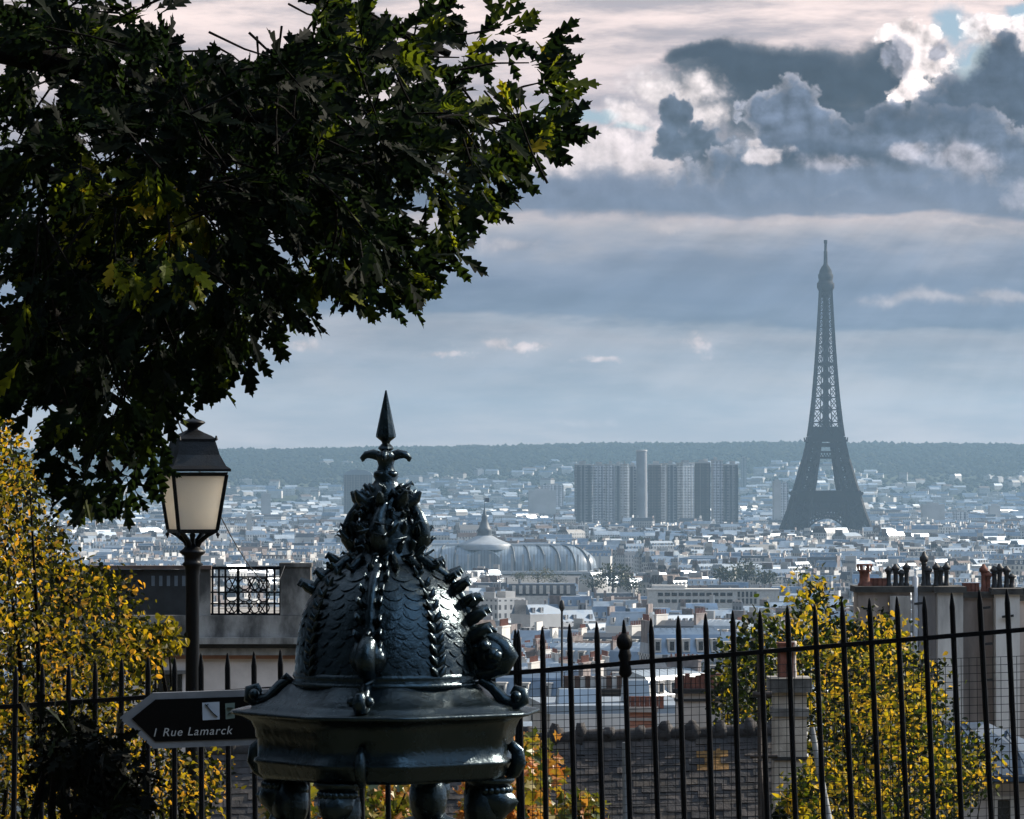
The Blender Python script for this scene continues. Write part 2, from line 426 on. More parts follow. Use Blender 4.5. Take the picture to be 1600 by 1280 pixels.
PALM = _mk([(0, 0), (0.10, 0.05), (0.34, 0.02), (0.26, 0.28), (0.48, 0.50), (0.24, 0.58), (0.12, 0.78), (0, 1.0)])

# ------------------------------------------------------------------ shared materials
M_IRON = mat('black_green_iron_paint', (0.0010, 0.0026, 0.0030), 0.26, metal=0.10, col2=(0.0028, 0.0056, 0.0054), scale=9, bump=0.22, bscale=42, spec=0.75, detail=8)
M_IRON.node_tree.nodes['Principled BSDF'].inputs['Specular Tint'].default_value = (0.55, 0.82, 1.0, 1)
M_FENCE = mat('black_iron_paint', (0.003, 0.003, 0.004), 0.5, var=0.4, scale=20, bump=0.2, bscale=90, spec=0.10)
M_LAMPIRON = mat('dark_lamp_iron', (0.003, 0.004, 0.006), 0.42, var=0.4, scale=10, bump=0.15, bscale=70, spec=.2)
M_BARK = mat('dark_bark', (0.006, 0.005, 0.004), 0.95, var=0.5, scale=14, bump=0.6, spec=.1)
M_TERRA = mat('terracotta', (0.22, 0.075, 0.045), 0.8, var=0.45, scale=8, bump=0.3)
M_SOOT = mat('sooty_metal', (0.018, 0.017, 0.018), 0.6, var=0.4, scale=12, bump=0.3)
M_ZINC = mat('zinc_sheet', (0.15, 0.19, 0.24), 0.36, metal=0.25, var=0.25, scale=1.5)
M_WHITE = mat('white_render', (0.55, 0.53, 0.50), 0.85, var=0.2, scale=1.2, bump=0.2)
M_STONE = mat('stained_stone', (0.38, 0.36, 0.34), 0.9, col2=(0.055, 0.052, 0.05), streak=.45, scale=1.5, bump=0.5, detail=8)
M_DARKGLASS = mat('dark_window_glass', (0.012, 0.015, 0.02), 0.15, var=0.3, scale=2)

# ------------------------------------------------------------------ ground: one sheet from the hill under the eye to the far ridge
def build_ground():
    ys = [-80, -40, -10, 0, 3, 6, 9, 12.6, 16, 19, 24, 30, 37, 45, 52, 60, 80, 110, 150, 190, 260, 330, 410, 500, 600, 700, 850, 1000, 1250, 1500, 1750, 2000, 2300, 2600, 3200,
          4000, 5000, 6000, 6800] + list(range(7000, 12600, 140)) + [13000, 14000, 15500]
    vs = []; fs = []; nx = 101
    for Y in ys:
        hw = 60 + max(0, Y) * 0.42
        for i in range(nx):
            x = (i / (nx - 1) * 2 - 1) * hw
            vs.append((x, Y, gz(x, Y)))
    for j in range(len(ys) - 1):
        for i in range(nx - 1):
            a = j * nx + i; fs.append((a, a + 1, a + nx + 1, a + nx))
    me = bpy.data.meshes.new('ground'); me.from_pydata(vs, [], fs); me.polygons.foreach_set('use_smooth', [True] * len(fs))
    o = bpy.data.objects.new('ground', me); scene.collection.objects.link(o); tag(o, kind='structure')
    m = bpy.data.materials.new('ground_soil'); m.use_nodes = True; g = G(m.node_tree); b = g.n['Principled BSDF']
    tc = g.n.new('ShaderNodeTexCoord'); ob = tc.outputs['Object']
    x, y, z = g.sep(ob)
    street = g.mix(g.sm(g.noise(ob, 0.02, 6), 0.4, 0.6), (0.10, 0.10, 0.105), (0.16, 0.155, 0.15))
    wood = g.mix(g.sm(g.noise(ob, 0.012, 6, 0.65), 0.4, 0.6), (0.020, 0.028, 0.016), (0.05, 0.058, 0.03))
    soil = g.mix(g.sm(g.noise(ob, 0.9, 6), 0.4, 0.6), (0.05, 0.05, 0.03), (0.09, 0.075, 0.05))
    c = g.mix(g.sm(y, 250, 420), soil, street)
    c = g.mix(g.sm(g.add(y, g.mul(g.noise(ob, 0.0025, 4), 800)), 7200, 7900), c, wood)
    g.put(b.inputs['Base Color'], c); b.inputs['Roughness'].default_value = 0.95; b.inputs['Specular IOR Level'].default_value = 0.1
    me.materials.append(m)
build_ground()

# ------------------------------------------------------------------ haze
def build_haze():
    b = MB(); b.box((0, 7000, 91), (16000, 18000, 350)); o = b.build('haze', [])
    tag(o, kind='stuff'); o.display_type = 'WIRE'
    m = bpy.data.materials.new('haze_air'); m.use_nodes = True; g = G(m.node_tree); g.n.clear()
    out = g.n.new('ShaderNodeOutputMaterial'); v = g.n.new('ShaderNodeVolumePrincipled')
    v.inputs['Color'].default_value = (0.46, 0.72, 1.0, 1); v.inputs['Density'].default_value = 5.2e-5
    v.inputs['Anisotropy'].default_value = 0.3; v.inputs['Density Attribute'].default_value = ''
    v.inputs['Temperature Attribute'].default_value = ''
    g.l.new(v.outputs[0], out.inputs['Volume'])
    try: m.cycles.homogeneous_volume = True
    except Exception: pass
    o.data.materials.append(m)
build_haze()
# ------------------------------------------------------------------ wrought iron lattice tower
M_TOWER = mat('tower_iron_paint', (0.016, 0.014, 0.014), 0.8, var=0.3, scale=0.08, spec=.2)
def build_tower():
    Y = F_PX / 1.46; c = P(1290.5, 857, Y); cx, cy, z0 = c.x, c.y, -80.0
    root = thing('lattice_tower', 'tall dark wrought iron lattice tower rising above the hazy city horizon', 'tower', (cx, cy, z0))
    rz = R(2)
    def W(x, y, z): return Vector((cx + x * math.cos(rz) - y * math.sin(rz), cy + x * math.sin(rz) + y * math.cos(rz), z0 + z))
    OUT = [(0, 52), (20, 43.6), (40, 36.8), (57, 32.2), (75, 27.4), (95, 22.2), (115, 18.2), (135, 15.6), (160, 13.0), (190, 10.7), (220, 8.8), (250, 7.2), (276, 6.0), (290, 5.6)]
    INN = [(0, 31), (20, 26), (40, 21), (57, 17.5), (75, 13.4), (95, 9.9), (115, 7.0)]
    def ip(T, z):
        for (a, va), (b, vb) in zip(T, T[1:]):
            if z <= b: return va + (vb - va) * (z - a) / (b - a)
        return T[-1][1]
    for sx in (-1, 1):
        for sy in (-1, 1):
            b = MB()
            zs = [0, 10, 20, 30, 40, 49, 57, 66, 75, 85, 95, 105, 115]
            def corner(k, z):
                o, i = ip(OUT, z), ip(INN, z)
                return W(sx * (o if k in (0, 1) else i), sy * (o if k in (0, 3) else i), z)
            for z1, z2 in zip(zs, zs[1:]):
                w = 3.6 - 1.4 * z1 / 115
                for k in range(4):
                    b.beam(corner(k, z1), corner(k, z2), w)
                    k2 = (k + 1) % 4
                    b.beam(corner(k, z1), corner(k2, z2), w * 0.62); b.beam(corner(k2, z1), corner(k, z2), w * 0.62)
                    b.beam(corner(k, z1), corner(k2, z1), w * 0.6)
                    m1 = (corner(k, z1) + corner(k2, z1)) / 2; m2 = (corner(k, z2) + corner(k2, z2)) / 2
                    b.beam(m1, m2, w * 0.5)
            b.build('leg', M_TOWER, root)
            f = MB(); o, i = 62.5, 37.5; f.box(W(sx * 41.5, sy * 41.5, 2.0), (25, 25, 4), rz); f.build('footing', M_STONE, root)
    # arches under the first floor, one per face
    for face in range(4):
        b = MB(); n = 26
        def A(u, z, inset): 
            x, y = u, -(ip(OUT, z) - inset)
            for _ in range(face): x, y = -y, x
            return W(x, y, z)
        prev = None
        for i in range(n + 1):
            a = math.pi * i / n
            u1, z1 = 29.5 * math.cos(a), 6 + 27 * math.sin(a); u2, z2 = 32.5 * math.cos(a), 7 + 30.5 * math.sin(a)
            cur = (A(u1, z1, 1), A(u2, z2, 1))
            if prev:
                b.beam(prev[0], cur[0], 1.4); b.beam(prev[1], cur[1], 1.4); b.beam(prev[0], cur[1], 0.9); b.beam(prev[1], cur[0], 0.9)
                
                b.beam(cur[1], A(u2, 51, 1), 1.3); b.beam(cur[1], A(u2 + 3.5, 51, 1), 1.0); b.beam(cur[1], A(u2 - 3.5, 51, 1), 1.0)
            prev = cur
        b.beam(A(-34, 50, 1), A(34, 50, 1), 2.0); b.beam(A(-37, 43, 1), A(37, 43, 1), 2.4)
        for k in range(-12, 13): b.beam(A(k * 3, 39, 1), A(k * 3, 51, 1), 1.5)
        for k in range(-8, 8): b.beam(A(k * 4.2, 45, 1), A(k * 4.2 + 4.2, 51, 1), 0.8); b.beam(A(k * 4.2 + 4.2, 45, 1), A(k * 4.2, 51, 1), 0.8)
        b.build('arch', M_TOWER, root)
    b = MB(); b.box(W(0, 0, 54), (69, 69, 5.5), rz); b.box(W(0, 0, 57.6), (71, 71, 1.8), rz); b.box(W(0, 0, 60.2), (68, 68, 3.4), rz)
    for k in range(30):
        for f in range(4):
            x, y = -35 + k * 2.4, -36
            for _ in range(f): x, y = -y, x
            b.beam(W(x, y, 58), W(x, y, 60.4), 0.5)
    b.build('first_platform', M_TOWER, root)
    b = MB()
    b.box(W(0, 0, 110.5), (39, 39, 4), rz); b.box(W(0, 0, 115), (42.5, 42.5, 2.2), rz); b.box(W(0, 0, 117.6), (39, 39, 3.0), rz); b.box(W(0, 0, 124.6), (34, 34, 11), rz, top=(0.90, 0.90))
    for sx in (-1, 1):
        for sy in (-1, 1): b.beam(W(sx * 20.6, sy * 20.6, 115), W(sx * 21, sy * 21, 118.5), 1.4)
    for f in range(4):
        def Q(x, z):
            a, c_ = x, -8.5
            for _ in range(f): a, c_ = -c_, a
            return W(a, c_, z)
        b.beam(Q(-9, 97), Q(9, 97), 2.4); b.beam(Q(-9, 103), Q(9, 103), 2.0)
        for k in range(-3, 3): b.beam(Q(k * 3, 97), Q(k * 3 + 3, 103), 0.9)
    b.build('second_platform', M_TOWER, root)
    b = MB(); zs = [120]
    while zs[-1] < 276: zs.append(zs[-1] + max(7.0, 14.5 - (zs[-1] - 120) * 0.05))
    for z1, z2 in zip(zs, zs[1:]):
        h1, h2 = ip(OUT, z1), ip(OUT, z2); w = 2.3 - 0.7 * (z1 - 120) / 156
        cs = [(-1, -1), (1, -1), (1, 1), (-1, 1)]
        for k in range(4):
            (ax, ay), (bx, by) = cs[k], cs[(k + 1) % 4]
            A1, A2, B1, B2 = W(ax * h1, ay * h1, z1), W(ax * h2, ay * h2, z2), W(bx * h1, by * h1, z1), W(bx * h2, by * h2, z2)
            b.beam(A1, A2, w)
            t = 0.35
            for s_, (p1, p2, q1, q2) in ((0, (A1, A2, B1, B2)),):
                a1, a2 = p1.lerp(q1, t), p2.lerp(q2, t); c1, c2 = p1.lerp(q1, 1 - t), p2.lerp(q2, 1 - t)
                b.beam(p1, a2, w * 0.34); b.beam(a1, p2, w * 0.34); b.beam(c1, q2, w * 0.34); b.beam(q1, c2, w * 0.34)
                b.beam(a1, a2, w * 0.5); b.beam(c1, c2, w * 0.5); b.beam(p1, q1, w * 0.55)
                b.beam(a1, c2, w * 0.6); b.beam(c1, a2, w * 0.6)
    b.build('upper_shaft', M_TOWER, root)
    b = MB(); b.box(W(0, 0, 197), (5.4, 5.4, 158), rz); b.build('lift_shaft', M_TOWER, root)
    b = MB(); b.box(W(0, 0, 197), (22, 22, 3), rz); b.build('middle_platform', M_TOWER, root)
    b = MB()
    b.lathe([(5.6, 268), (6.0, 272), (8.4, 277), (9.4, 279), (9.4, 284), (8.2, 284.5), (7.4, 287), (8.0, 289.5), (8.2, 293), (7.0, 294), (6.6, 297), (4.6, 301), (2.6, 303.5), (2.0, 306)], (cx, cy, z0), 12)
    b.build('top_gallery', M_TOWER, root)
    b = MB(); b.lathe([(2.3, 304), (2.0, 312), (2.0, 318), (1.5, 318.3), (1.4, 326), (1.9, 326.5), (1.9, 330)], (cx, cy, z0), 8); b.build('antenna', M_TOWER, root)
build_tower()

# ------------------------------------------------------------------ high rise slabs by the river
def facade_mat(name, light, dark, pitch, duty, floor=3.0):
    """vertical piers and floor bands laid out in metres on the faces"""
    m = bpy.data.materials.new(name); m.use_nodes = True; g = G(m.node_tree); b = g.n['Principled BSDF']
    tc = g.n.new('ShaderNodeTexCoord'); x, y, z = g.sep(tc.outputs['Object'])
    s = g.add(x, g.mul(y, 0.9))
    s = g.add(s, g.mul(g.noise(g.xyz(x, y, 0.0), 0.06, 2), 14.0))
    st = g.m('LESS_THAN', g.m('FRACT', g.m('DIVIDE', s, pitch)), duty)
    bay = g.m('LESS_THAN', g.m('FRACT', g.m('DIVIDE', s, 2.9)), 0.62)
    fl = g.m('LESS_THAN', g.m('FRACT', g.m('DIVIDE', z, floor * 1.15)), 0.55)
    n = g.noise(tc.outputs['Object'], 0.10, 4)
    n2 = g.noise(g.vm('MULTIPLY', tc.outputs['Object'], (1, 1, .6)), 0.45, 3)
    c = g.mix(g.mul(st, 0.8), light, dark)
    c = g.mix(g.mul(g.mul(bay, fl), g.sm(n2, .35, .6, .35, .95)), c, tuple(q * 0.45 for q in dark))
    c = g.mix(g.mul(g.sm(n, 0.4, 0.65), 0.4), c, g.mix(1.0, c, (0.55, 0.56, 0.6), 'MULTIPLY'))
    g.put(b.inputs['Base Color'], c); b.inputs['Roughness'].default_value = 0.6
    return m
FM = [facade_mat('highrise_dark', (0.24, 0.24, 0.25), (0.012, 0.014, 0.018), 7.5, 0.62), facade_mat('highrise_mid', (0.60, 0.60, 0.61), (0.14, 0.15, 0.18), 6.0, 0.4),
      facade_mat('highrise_pale', (0.75, 0.75, 0.74), (0.50, 0.51, 0.52), 5.0, 0.35), facade_mat('highrise_brown', (0.13, 0.11, 0.10), (0.04, 0.036, 0.036), 4.0, 0.55)]
M_CONC = mat('pale_concrete', (0.44, 0.43, 0.42), 0.85, var=0.2, scale=0.05)
def build_highrises():
    T = [(897, 925, 727, 5300, 0, 'dark high rise tower with pale vertical stripes, left end of the riverside cluster'),
         (926, 945, 728, 5420, 1, 'grey high rise second from the left in the riverside cluster'),
         (945.5, 960, 727, 5350, 1, 'narrow grey high rise with a dark edge in the left half of the cluster'),
         (960.5, 971, 728, 5480, 0, 'slim dark high rise just left of the pale slim tower'),
         (971.5, 980, 727, 5300, 2, 'slim pale high rise between two dark ones in the cluster'),
         (980.5, 993, 729, 5380, 0, 'dark high rise immediately left of the tall pale smokestack'),
         (1012, 1034, 727, 5360, 3, 'broad dark brown high rise immediately right of the tall pale smokestack'),
         (1034.5, 1041, 726, 5450, 2, 'thin pale high rise between two dark ones right of the smokestack'),
         (1041.5, 1057, 727, 5300, 0, 'darkest high rise at the middle of the cluster'),
         (1058, 1084, 725, 5400, 2, 'broad pale high rise right of the darkest one'),
         (1084.5, 1111, 724, 5320, 3, 'broad mottled brown high rise in the right half of the cluster'),
         (1111.5, 1129, 721, 5360, 1, 'grey high rise with the highest roof at the right of the cluster'),
         (1130, 1153, 727, 5280, 0, 'dark striped high rise at the right end of the riverside cluster')]
    rr = random.Random(3)
    for x1, x2, yt, Y, k, lab in T:
        a, b_ = P(x1, yt, Y), P(x2, yt, Y); w = (b_.x - a.x) * .93; cx = (a.x + b_.x) / 2; zt = a.z
        root = thing('highrise_tower', lab, 'high-rise', (cx, Y, -80), 'riverside high rise cluster')
        b = MB(); th = R({0: 6, 1: 12, 2: 34, 3: -4}[k]); w = (w - 8 * abs(math.sin(th))) / math.cos(th); dp = 14
        b.box((cx, Y, (-80 + zt) / 2), (w, dp, zt + 80), th)
        n = max(2, int(w / 4.5))
        for i in range(n + 1):
            u = -w / 2 + w * i / n
            b.box((cx + u * math.cos(th) + (dp / 2 + .3) * math.sin(th), Y + u * math.sin(th) - (dp / 2 + .3) * math.cos(th), (-80 + zt) / 2 - 1), (0.9, 1.0, zt + 76), th)
        b.build('wall', FM[k], root)
        b = MB(); b.box((cx, Y, zt + 0.9), (w + 0.8, dp + 1, 1.6), th)
        for i in range(2): b.box((cx + rr.uniform(-.25, .25) * w, Y + rr.uniform(-4, 4), zt + 3), (w * rr.uniform(.2, .4), 7, 3 + rr.uniform(0, 2)))
        b.build('roof', M_CONC, root)
    # tall pale smokestack
    a = P(1002.5, 706, 5500)
    root = thing('smokestack', 'tall pale concrete smokestack standing above the riverside high rises', 'smokestack', (a.x, 5500, -80))
    b = MB(); b.lathe([(7.6, -80), (7.0, 0), (6.7, a.z)], (a.x, 5500, 0), 16); b.build('shaft', mat('grey_smokestack', (0.26, 0.27, 0.29), .9, var=.2, scale=.05), root)
    b = MB(); b.lathe([(6.7, a.z), (7.3, a.z + 0.5), (7.3, a.z + 2), (6.0, a.z + 2.5)], (a.x, 5500, 0), 16); b.build('rim', M_CONC, root)
    # dark rounded office tower behind the fountain spire
    a, b_ = P(538, 742, 6200), P(582, 742, 6200); cx = (a.x + b_.x) / 2; w = b_.x - a.x
    root = thing('office_tower', 'dark rounded top office tower behind the fountain spire', 'office tower', (cx, 6200, -80))
    b = MB(); b.box((cx, 6200, (-80 + a.z) / 2), (w, 24, a.z + 80))
    for i in range(9): b.box((cx - w / 2 + w * i / 8, 6187.7, (-80 + a.z) / 2), (0.8, 0.8, a.z + 79))
    b.build('wall', FM[3], root)
    b = MB(); n = 12; vs = []
    for y in (6188, 6212):
        for i in range(n + 1):
            t = math.pi * i / n; vs.append((cx - w / 2 * math.cos(t), y, a.z + 0.01 + 7.5 * math.sin(t)))
    fs = [(i, i + 1, n + 2 + i, n + 1 + i) for i in range(n)] + [tuple(range(n, -1, -1)), tuple(range(n + 1, 2 * n + 2))]
    b.add(vs, fs); b.build('vaulted_roof', M_ZINC, root)
    # a few lone far blocks
    lone = [(1208, 1219, 752, 5600, 2, 'pale slab block standing alone left of the iron tower'), (1219.5, 1231, 755, 5750, 1, 'grey slab block right beside the pale one left of the iron tower'),
            (1158, 1166, 715, 8600, 0, 'thin dark tower on the far slope right of the high rise cluster'), (385, 393, 803, 4300, 2, 'bright white narrow tower in the haze right of the street lamp'),
            (408, 423, 772, 6300, 2, 'low pale block in the haze right of the street lamp'), (826, 868, 766, 6400, 2, 'wide pale stepped block on the slope left of the high rise cluster'),
            (845, 880, 758, 6700, 1, 'wide grey block above the stepped pale one on the slope'), (1440, 1475, 788, 5600, 2, 'pale slab block in the haze right of the iron tower'),
            (1490, 1512, 800, 5400, 1, 'grey slab block in the haze far right of the iron tower'), (1545, 1562, 790, 5900, 2, 'narrow pale block in the haze near the right edge')]
    for x1, x2, yt, Y, k, lab in lone:
        a, b_ = P(x1, yt, Y), P(x2, yt, Y); w = b_.x - a.x; cx = (a.x + b_.x) / 2; z0 = gz(cx, Y)
        root = thing('slab_block', lab, 'block of flats', (cx, Y, z0))
        b = MB(); b.box((cx, Y, (z0 + a.z) / 2), (w, 14, a.z - z0), R(4)); b.build('wall', FM[k] if k != 2 else M_CONC, root)
        b = MB(); b.box((cx, Y, a.z + 1.0), (w * 0.5, 6, 2.0), R(4)); b.build('roof', M_CONC, root)
build_highrises()

# ------------------------------------------------------------------ great glass vaulted exhibition hall
def glass_roof_mat():
    m = bpy.data.materials.new('vault_glass_panes'); m.use_nodes = True; g = G(m.node_tree); b = g.n['Principled BSDF']
    tc = g.n.new('ShaderNodeTexCoord'); x, y, z = g.sep(tc.outputs['Object'])
    ln = g.m('LESS_THAN', g.m('FRACT', g.m('DIVIDE', x, 2.6)), 0.2)
    n = g.noise(tc.outputs['Object'], 0.08, 4)
    c = g.mix(g.sm(n, 0.35, 0.65), (0.24, 0.30, 0.35), (0.15, 0.19, 0.24))
    c = g.mix(ln, c, (0.10, 0.12, 0.14))
    g.put(b.inputs['Base Color'], c); b.inputs['Roughness'].default_value = 0.35; b.inputs['Specular IOR Level'].default_value = 0.7
    return m
def build_hall():
    Y = 3400.0; s = F_PX / Y; cx = P(757, 850, Y).x; z0 = -80.0
    root = thing('exhibition_hall', 'long exhibition hall under a glass barrel vault with a spired dome', 'hall', (cx, Y, z0))
    zc = P(757, 892, Y).z; zr = P(757, 853, Y).z       # springing and ridge of the vault
    L, hw = 90.0, 26.0
    MG = glass_roof_mat(); MR = mat('vault_iron_ribs', (0.07, 0.085, 0.10), 0.6, scale=0.2); MPALE = mat('pale_zinc_ridge', (0.60, 0.60, 0.60), 0.5, var=0.15, scale=0.1)  # pale zinc shared by the ridge walk and cornice roof
    def vault(x, t):
        """x along the hall, t from 0 (front spring) to pi (back spring); the ends are rounded"""
        k = 1.0 if abs(x) < L - 26 else math.sqrt(max(0.0, 1 - ((abs(x) - (L - 26)) / 26.0) ** 2))
        return Vector((cx + x, Y - hw * k * math.cos(t), zc + (zr - zc) * k ** 0.9 * math.sin(t) ** 0.85))
    xs = [-L + i * 2.5 for i in range(int(2 * L / 2.5) + 1)]; nt = 16
    b = MB(); vs = [vault(x, math.pi * j / nt) for x in xs for j in range(nt + 1)]
    b.add(vs, [(i * (nt + 1) + j, i * (nt + 1) + j + 1, (i + 1) * (nt + 1) + j + 1, (i + 1) * (nt + 1) + j) for i in range(len(xs) - 1) for j in range(nt)], 0, True)
    b.build('glass_vault', MG, root)
    for x in range(-84, 85, 12):
        if abs(x) < 20: continue
        r_ = MB()
        # the ribs sweep outwards as they come down, as the hipped bays do
        pts = []
        for j in range(13):
            t = math.pi * 0.5 * j / 12
            xx = x * (0.86 + 0.14 * math.cos(t))
            q = vault(xx, t); pts.append(q + Vector((0, -0.5, 0.4)))
        r_.tube(pts, 0.75, 5, cap=False); r_.build('rib', MR, root)
    b = MB(); b.box((cx, Y, zr + 0.9), (2 * (L - 30), 5, 1.8)); b.build('ridge_walk', MPALE, root)
    b = MB(); b.box((cx, Y, (z0 + zc) / 2 - 1), (2 * L + 8, 2 * hw + 14, zc - z0 - 2))
    for i in range(22): b.box((cx - L + i * 8.6, Y - hw - 7.4, z0 + 9), (1.6, 1.6, 15))
    b.build('wall', M_CONC, root)
    b = MB(); b.box((cx, Y, zc - 0.6), (2 * L + 12, 2 * hw + 18, 2.2)); b.build('cornice_roof', MPALE, root)
    # transept, dome, lantern
    b = MB(); n = 14; vs = []
    for y in (Y - hw - 1.5, Y + hw + 1.5):
        for i in range(n + 1):
            t = math.pi * i / n; vs.append((cx - 15 * math.cos(t), y, zc + (zr - zc - 3) * math.sin(t) ** 0.8))
    b.add(vs, [(i, i + 1, n + 2 + i, n + 1 + i) for i in range(n)] + [tuple(range(n, -1, -1)), tuple(range(n + 1, 2 * n + 2))]); b.build('transept_vault', MG, root)
    zd = P(757, 837, Y).z
    b = MB(); b.lathe([(21, zr - 3), (21.5, zr + 0.8), (20.5, zr + 1.6), (16, zr + 3.4), (11, zr + 5.4), (7.5, zd - 0.6), (5, zd + 0.4)], (cx, Y, 0), 24); dome = b.build('dome', mat('dome_zinc', (0.34, 0.37, 0.40), 0.45, var=0.2, scale=0.2), root)
    b = MB(); b.lathe([(6.0, zd), (5.6, zd + 3), (6.3, zd + 4), (4.6, zd + 6), (3.2, zd + 10), (2.2, zd + 13), (2.6, zd + 14), (1.4, zd + 17), (0.5, zd + 22)], (cx, Y, 0), 12); b.build('lantern', MR, dome)
    zt = zd + 22
    b = MB(); b.beam((cx, Y, zt), (cx, Y, zt + 8), 0.45); b.build('flagpole', MR, dome)
    b = MB(); vs = []
    for i in range(6): vs += [(cx + 0.3 + i * 0.7, Y + math.sin(i) * 0.4, zt + 7.8), (cx + 0.3 + i * 0.7, Y + math.sin(i) * 0.4 + 0.05, zt + 4.6)]
    b.add(vs, [(2 * i, 2 * i + 1, 2 * i + 3, 2 * i + 2) for i in range(5)]); b.build('flag', mat('dark_flag', (0.03, 0.03, 0.06), 0.8), dome)
build_hall()

# ------------------------------------------------------------------ two white blocks in the middle distance
def build_white_blocks():
    Y = 2000.0; a, b_ = P(1012, 921, Y), P(1216, 921, Y); zb = gz(a.x, Y); cx = (a.x + b_.x) / 2; w = b_.x - a.x; zt = a.z
    root = thing('office_block', 'long white office block with two rows of dark windows', 'office block', (cx, Y, zb))
    b = MB(); b.box((cx, Y, (zb + zt) / 2), (w, 16, zt - zb)); b.box((cx - w * .34, Y + 2, zt + 1), (w * .25, 9, 2.0)); b.box((cx, Y, zt + .1), (w + .8, 16.8, .5)); b.build('wall', M_WHITE, root)
    wm = None
    for row, yy in enumerate((928, 938.5)):
        for i in range(11):
            x = P(1031 + i * 10.8, yy, Y); m = MB(); m.box((x.x, Y - 8.05, x.z), (2.4, 0.3, 1.5)); m.build('window', M_DARKGLASS, root)
        for i in range(5):
            x = P(1153 + i * 6.4, yy, Y); m = MB(); m.box((x.x, Y - 8.05, x.z), (1.1, 0.3, 2.4)); m.build('window', M_DARKGLASS, root)
    Y = 1880.0; a, b_ = P(793, 916, Y), P(900, 916, Y); zb = gz(a.x, Y); cx = (a.x + b_.x) / 2; w = b_.x - a.x; zt = a.z
    root = thing('mansard_block', 'white block with a dark roof strip and tall pale dormers below the glass hall', 'building', (cx, Y, zb))
    b = MB(); b.box((cx, Y, (zb + zt) / 2 - 2), (w, 14, zt - zb - 4)); b.build('wall', M_WHITE, root)
    b = MB(); b.box((cx, Y, zt - 1.5), (w, 13.6, 5.0), top=(0.96, 0.55)); b.build('roof', mat('slate_roof', (0.05, 0.06, 0.075), 0.5, var=.3, scale=.5), root)
    for i in range(9):
        x = P(803 + i * 10.6, 921, Y); m = MB(); m.box((x.x, Y - 6.4, x.z), (1.5, 2.4, 3.4)); m.build('dormer', M_WHITE, root)
build_white_blocks()

# ------------------------------------------------------------------ park trees among the city
M_FARLEAF = leaf_mat('far_leaves', [(0, (0.018, 0.026, 0.014)), (0.5, (0.04, 0.05, 0.024)), (0.85, (0.075, 0.075, 0.03)), (1, (0.14, 0.115, 0.04))], 0.25)
def far_tree(px, py_top, py_bot, wpx, Y, lab, tone, rr, n=420):
    base = P(px, py_bot, Y); s = Y / F_PX; h = (py_bot - py_top) * s; w = wpx * s; zg = min(base.z, gz(base.x, Y)); 
    root = thing('park_tree', lab, 'tree', (base.x, Y, zg), 'trees among the city roofs')
    b = MB(); zt = base.z + h
    b.tube([(base.x, Y, zg), (base.x + .3, Y, base.z + h * .3), (base.x, Y, base.z + h * .75)], [0.7, 0.5, 0.15], 6)
    for k in range(5):
        a = rr.uniform(0, 6.28); b.tube([(base.x, Y, base.z + h * .3), (base.x + math.cos(a) * w * .28, Y + math.sin(a) * w * .28, base.z + h * .62)], [.3, .08], 5)
    b.build('trunk', M_BARK, root)
    L = Leaves(*OVAL)
    lobes = [(rr.uniform(-.32, .32) * w, rr.uniform(-.32, .32) * w, base.z + h * rr.uniform(.35, .75), w * rr.uniform(.16, .26)) for _ in range(9)] + [(0, 0, base.z + h * .62, w * .33)]
    for i in range(n):
        lx, ly, lz, lr = rr.choice(lobes); d = Vector((rr.gauss(0, 1), rr.gauss(0, 1), rr.gauss(0, 1))).normalized() * lr * rr.uniform(.5, 1.05)
        q = Vector((base.x + lx, Y + ly, lz)) + Vector((d.x, d.y, d.z * .8))
        L.put(q, d + Vector((0, 0, .4)) + Vector((rr.gauss(0, .6), rr.gauss(0, .6), rr.gauss(0, .6))), d + Vector((0, 0, 1)), h * rr.uniform(.07, .13), min(1, max(0, tone + rr.gauss(0, .16))), 0.3)
    L.build('crown', M_FARLEAF, root)
def build_park_trees():
    rr = random.Random(11)
    for a in [(840, 887, 912, 52, 2700, 'yellowing round tree in front of the glass vaulted hall', .9), (812, 893, 912, 30, 2750, 'small yellow green tree left of the yellowing round one', .75),
              (957, 876, 926, 60, 2450, 'big dark round tree right of the glass vaulted hall', .35), (925, 896, 926, 44, 2500, 'dark tree on the left flank of the big round one', .3), (990, 902, 930, 40, 2480, 'low dark tree on the right flank of the big round one', .4),
              (1135, 878, 918, 50, 2600, 'dark tree at the left end of the clump behind the white office block', .3), (1165, 874, 918, 54, 2650, 'dark tree in the middle of the clump behind the white office block', .25),
              (1195, 882, 920, 46, 2600, 'dark tree at the right end of the clump behind the white office block', .35), (1240, 884, 912, 50, 2900, 'dull tree above the yellow tree behind the railing', .4),
              (870, 898, 916, 40, 2600, 'olive tree between the yellowing round tree and the dark ones', .5),
              (1100, 894, 914, 34, 2700, 'small dark tree left of the clump behind the white office block', .4), (1020, 904, 918, 36, 2600, 'low olive tree above the left end of the white office block', .55)]:
        far_tree(*a, rr)
build_park_trees()
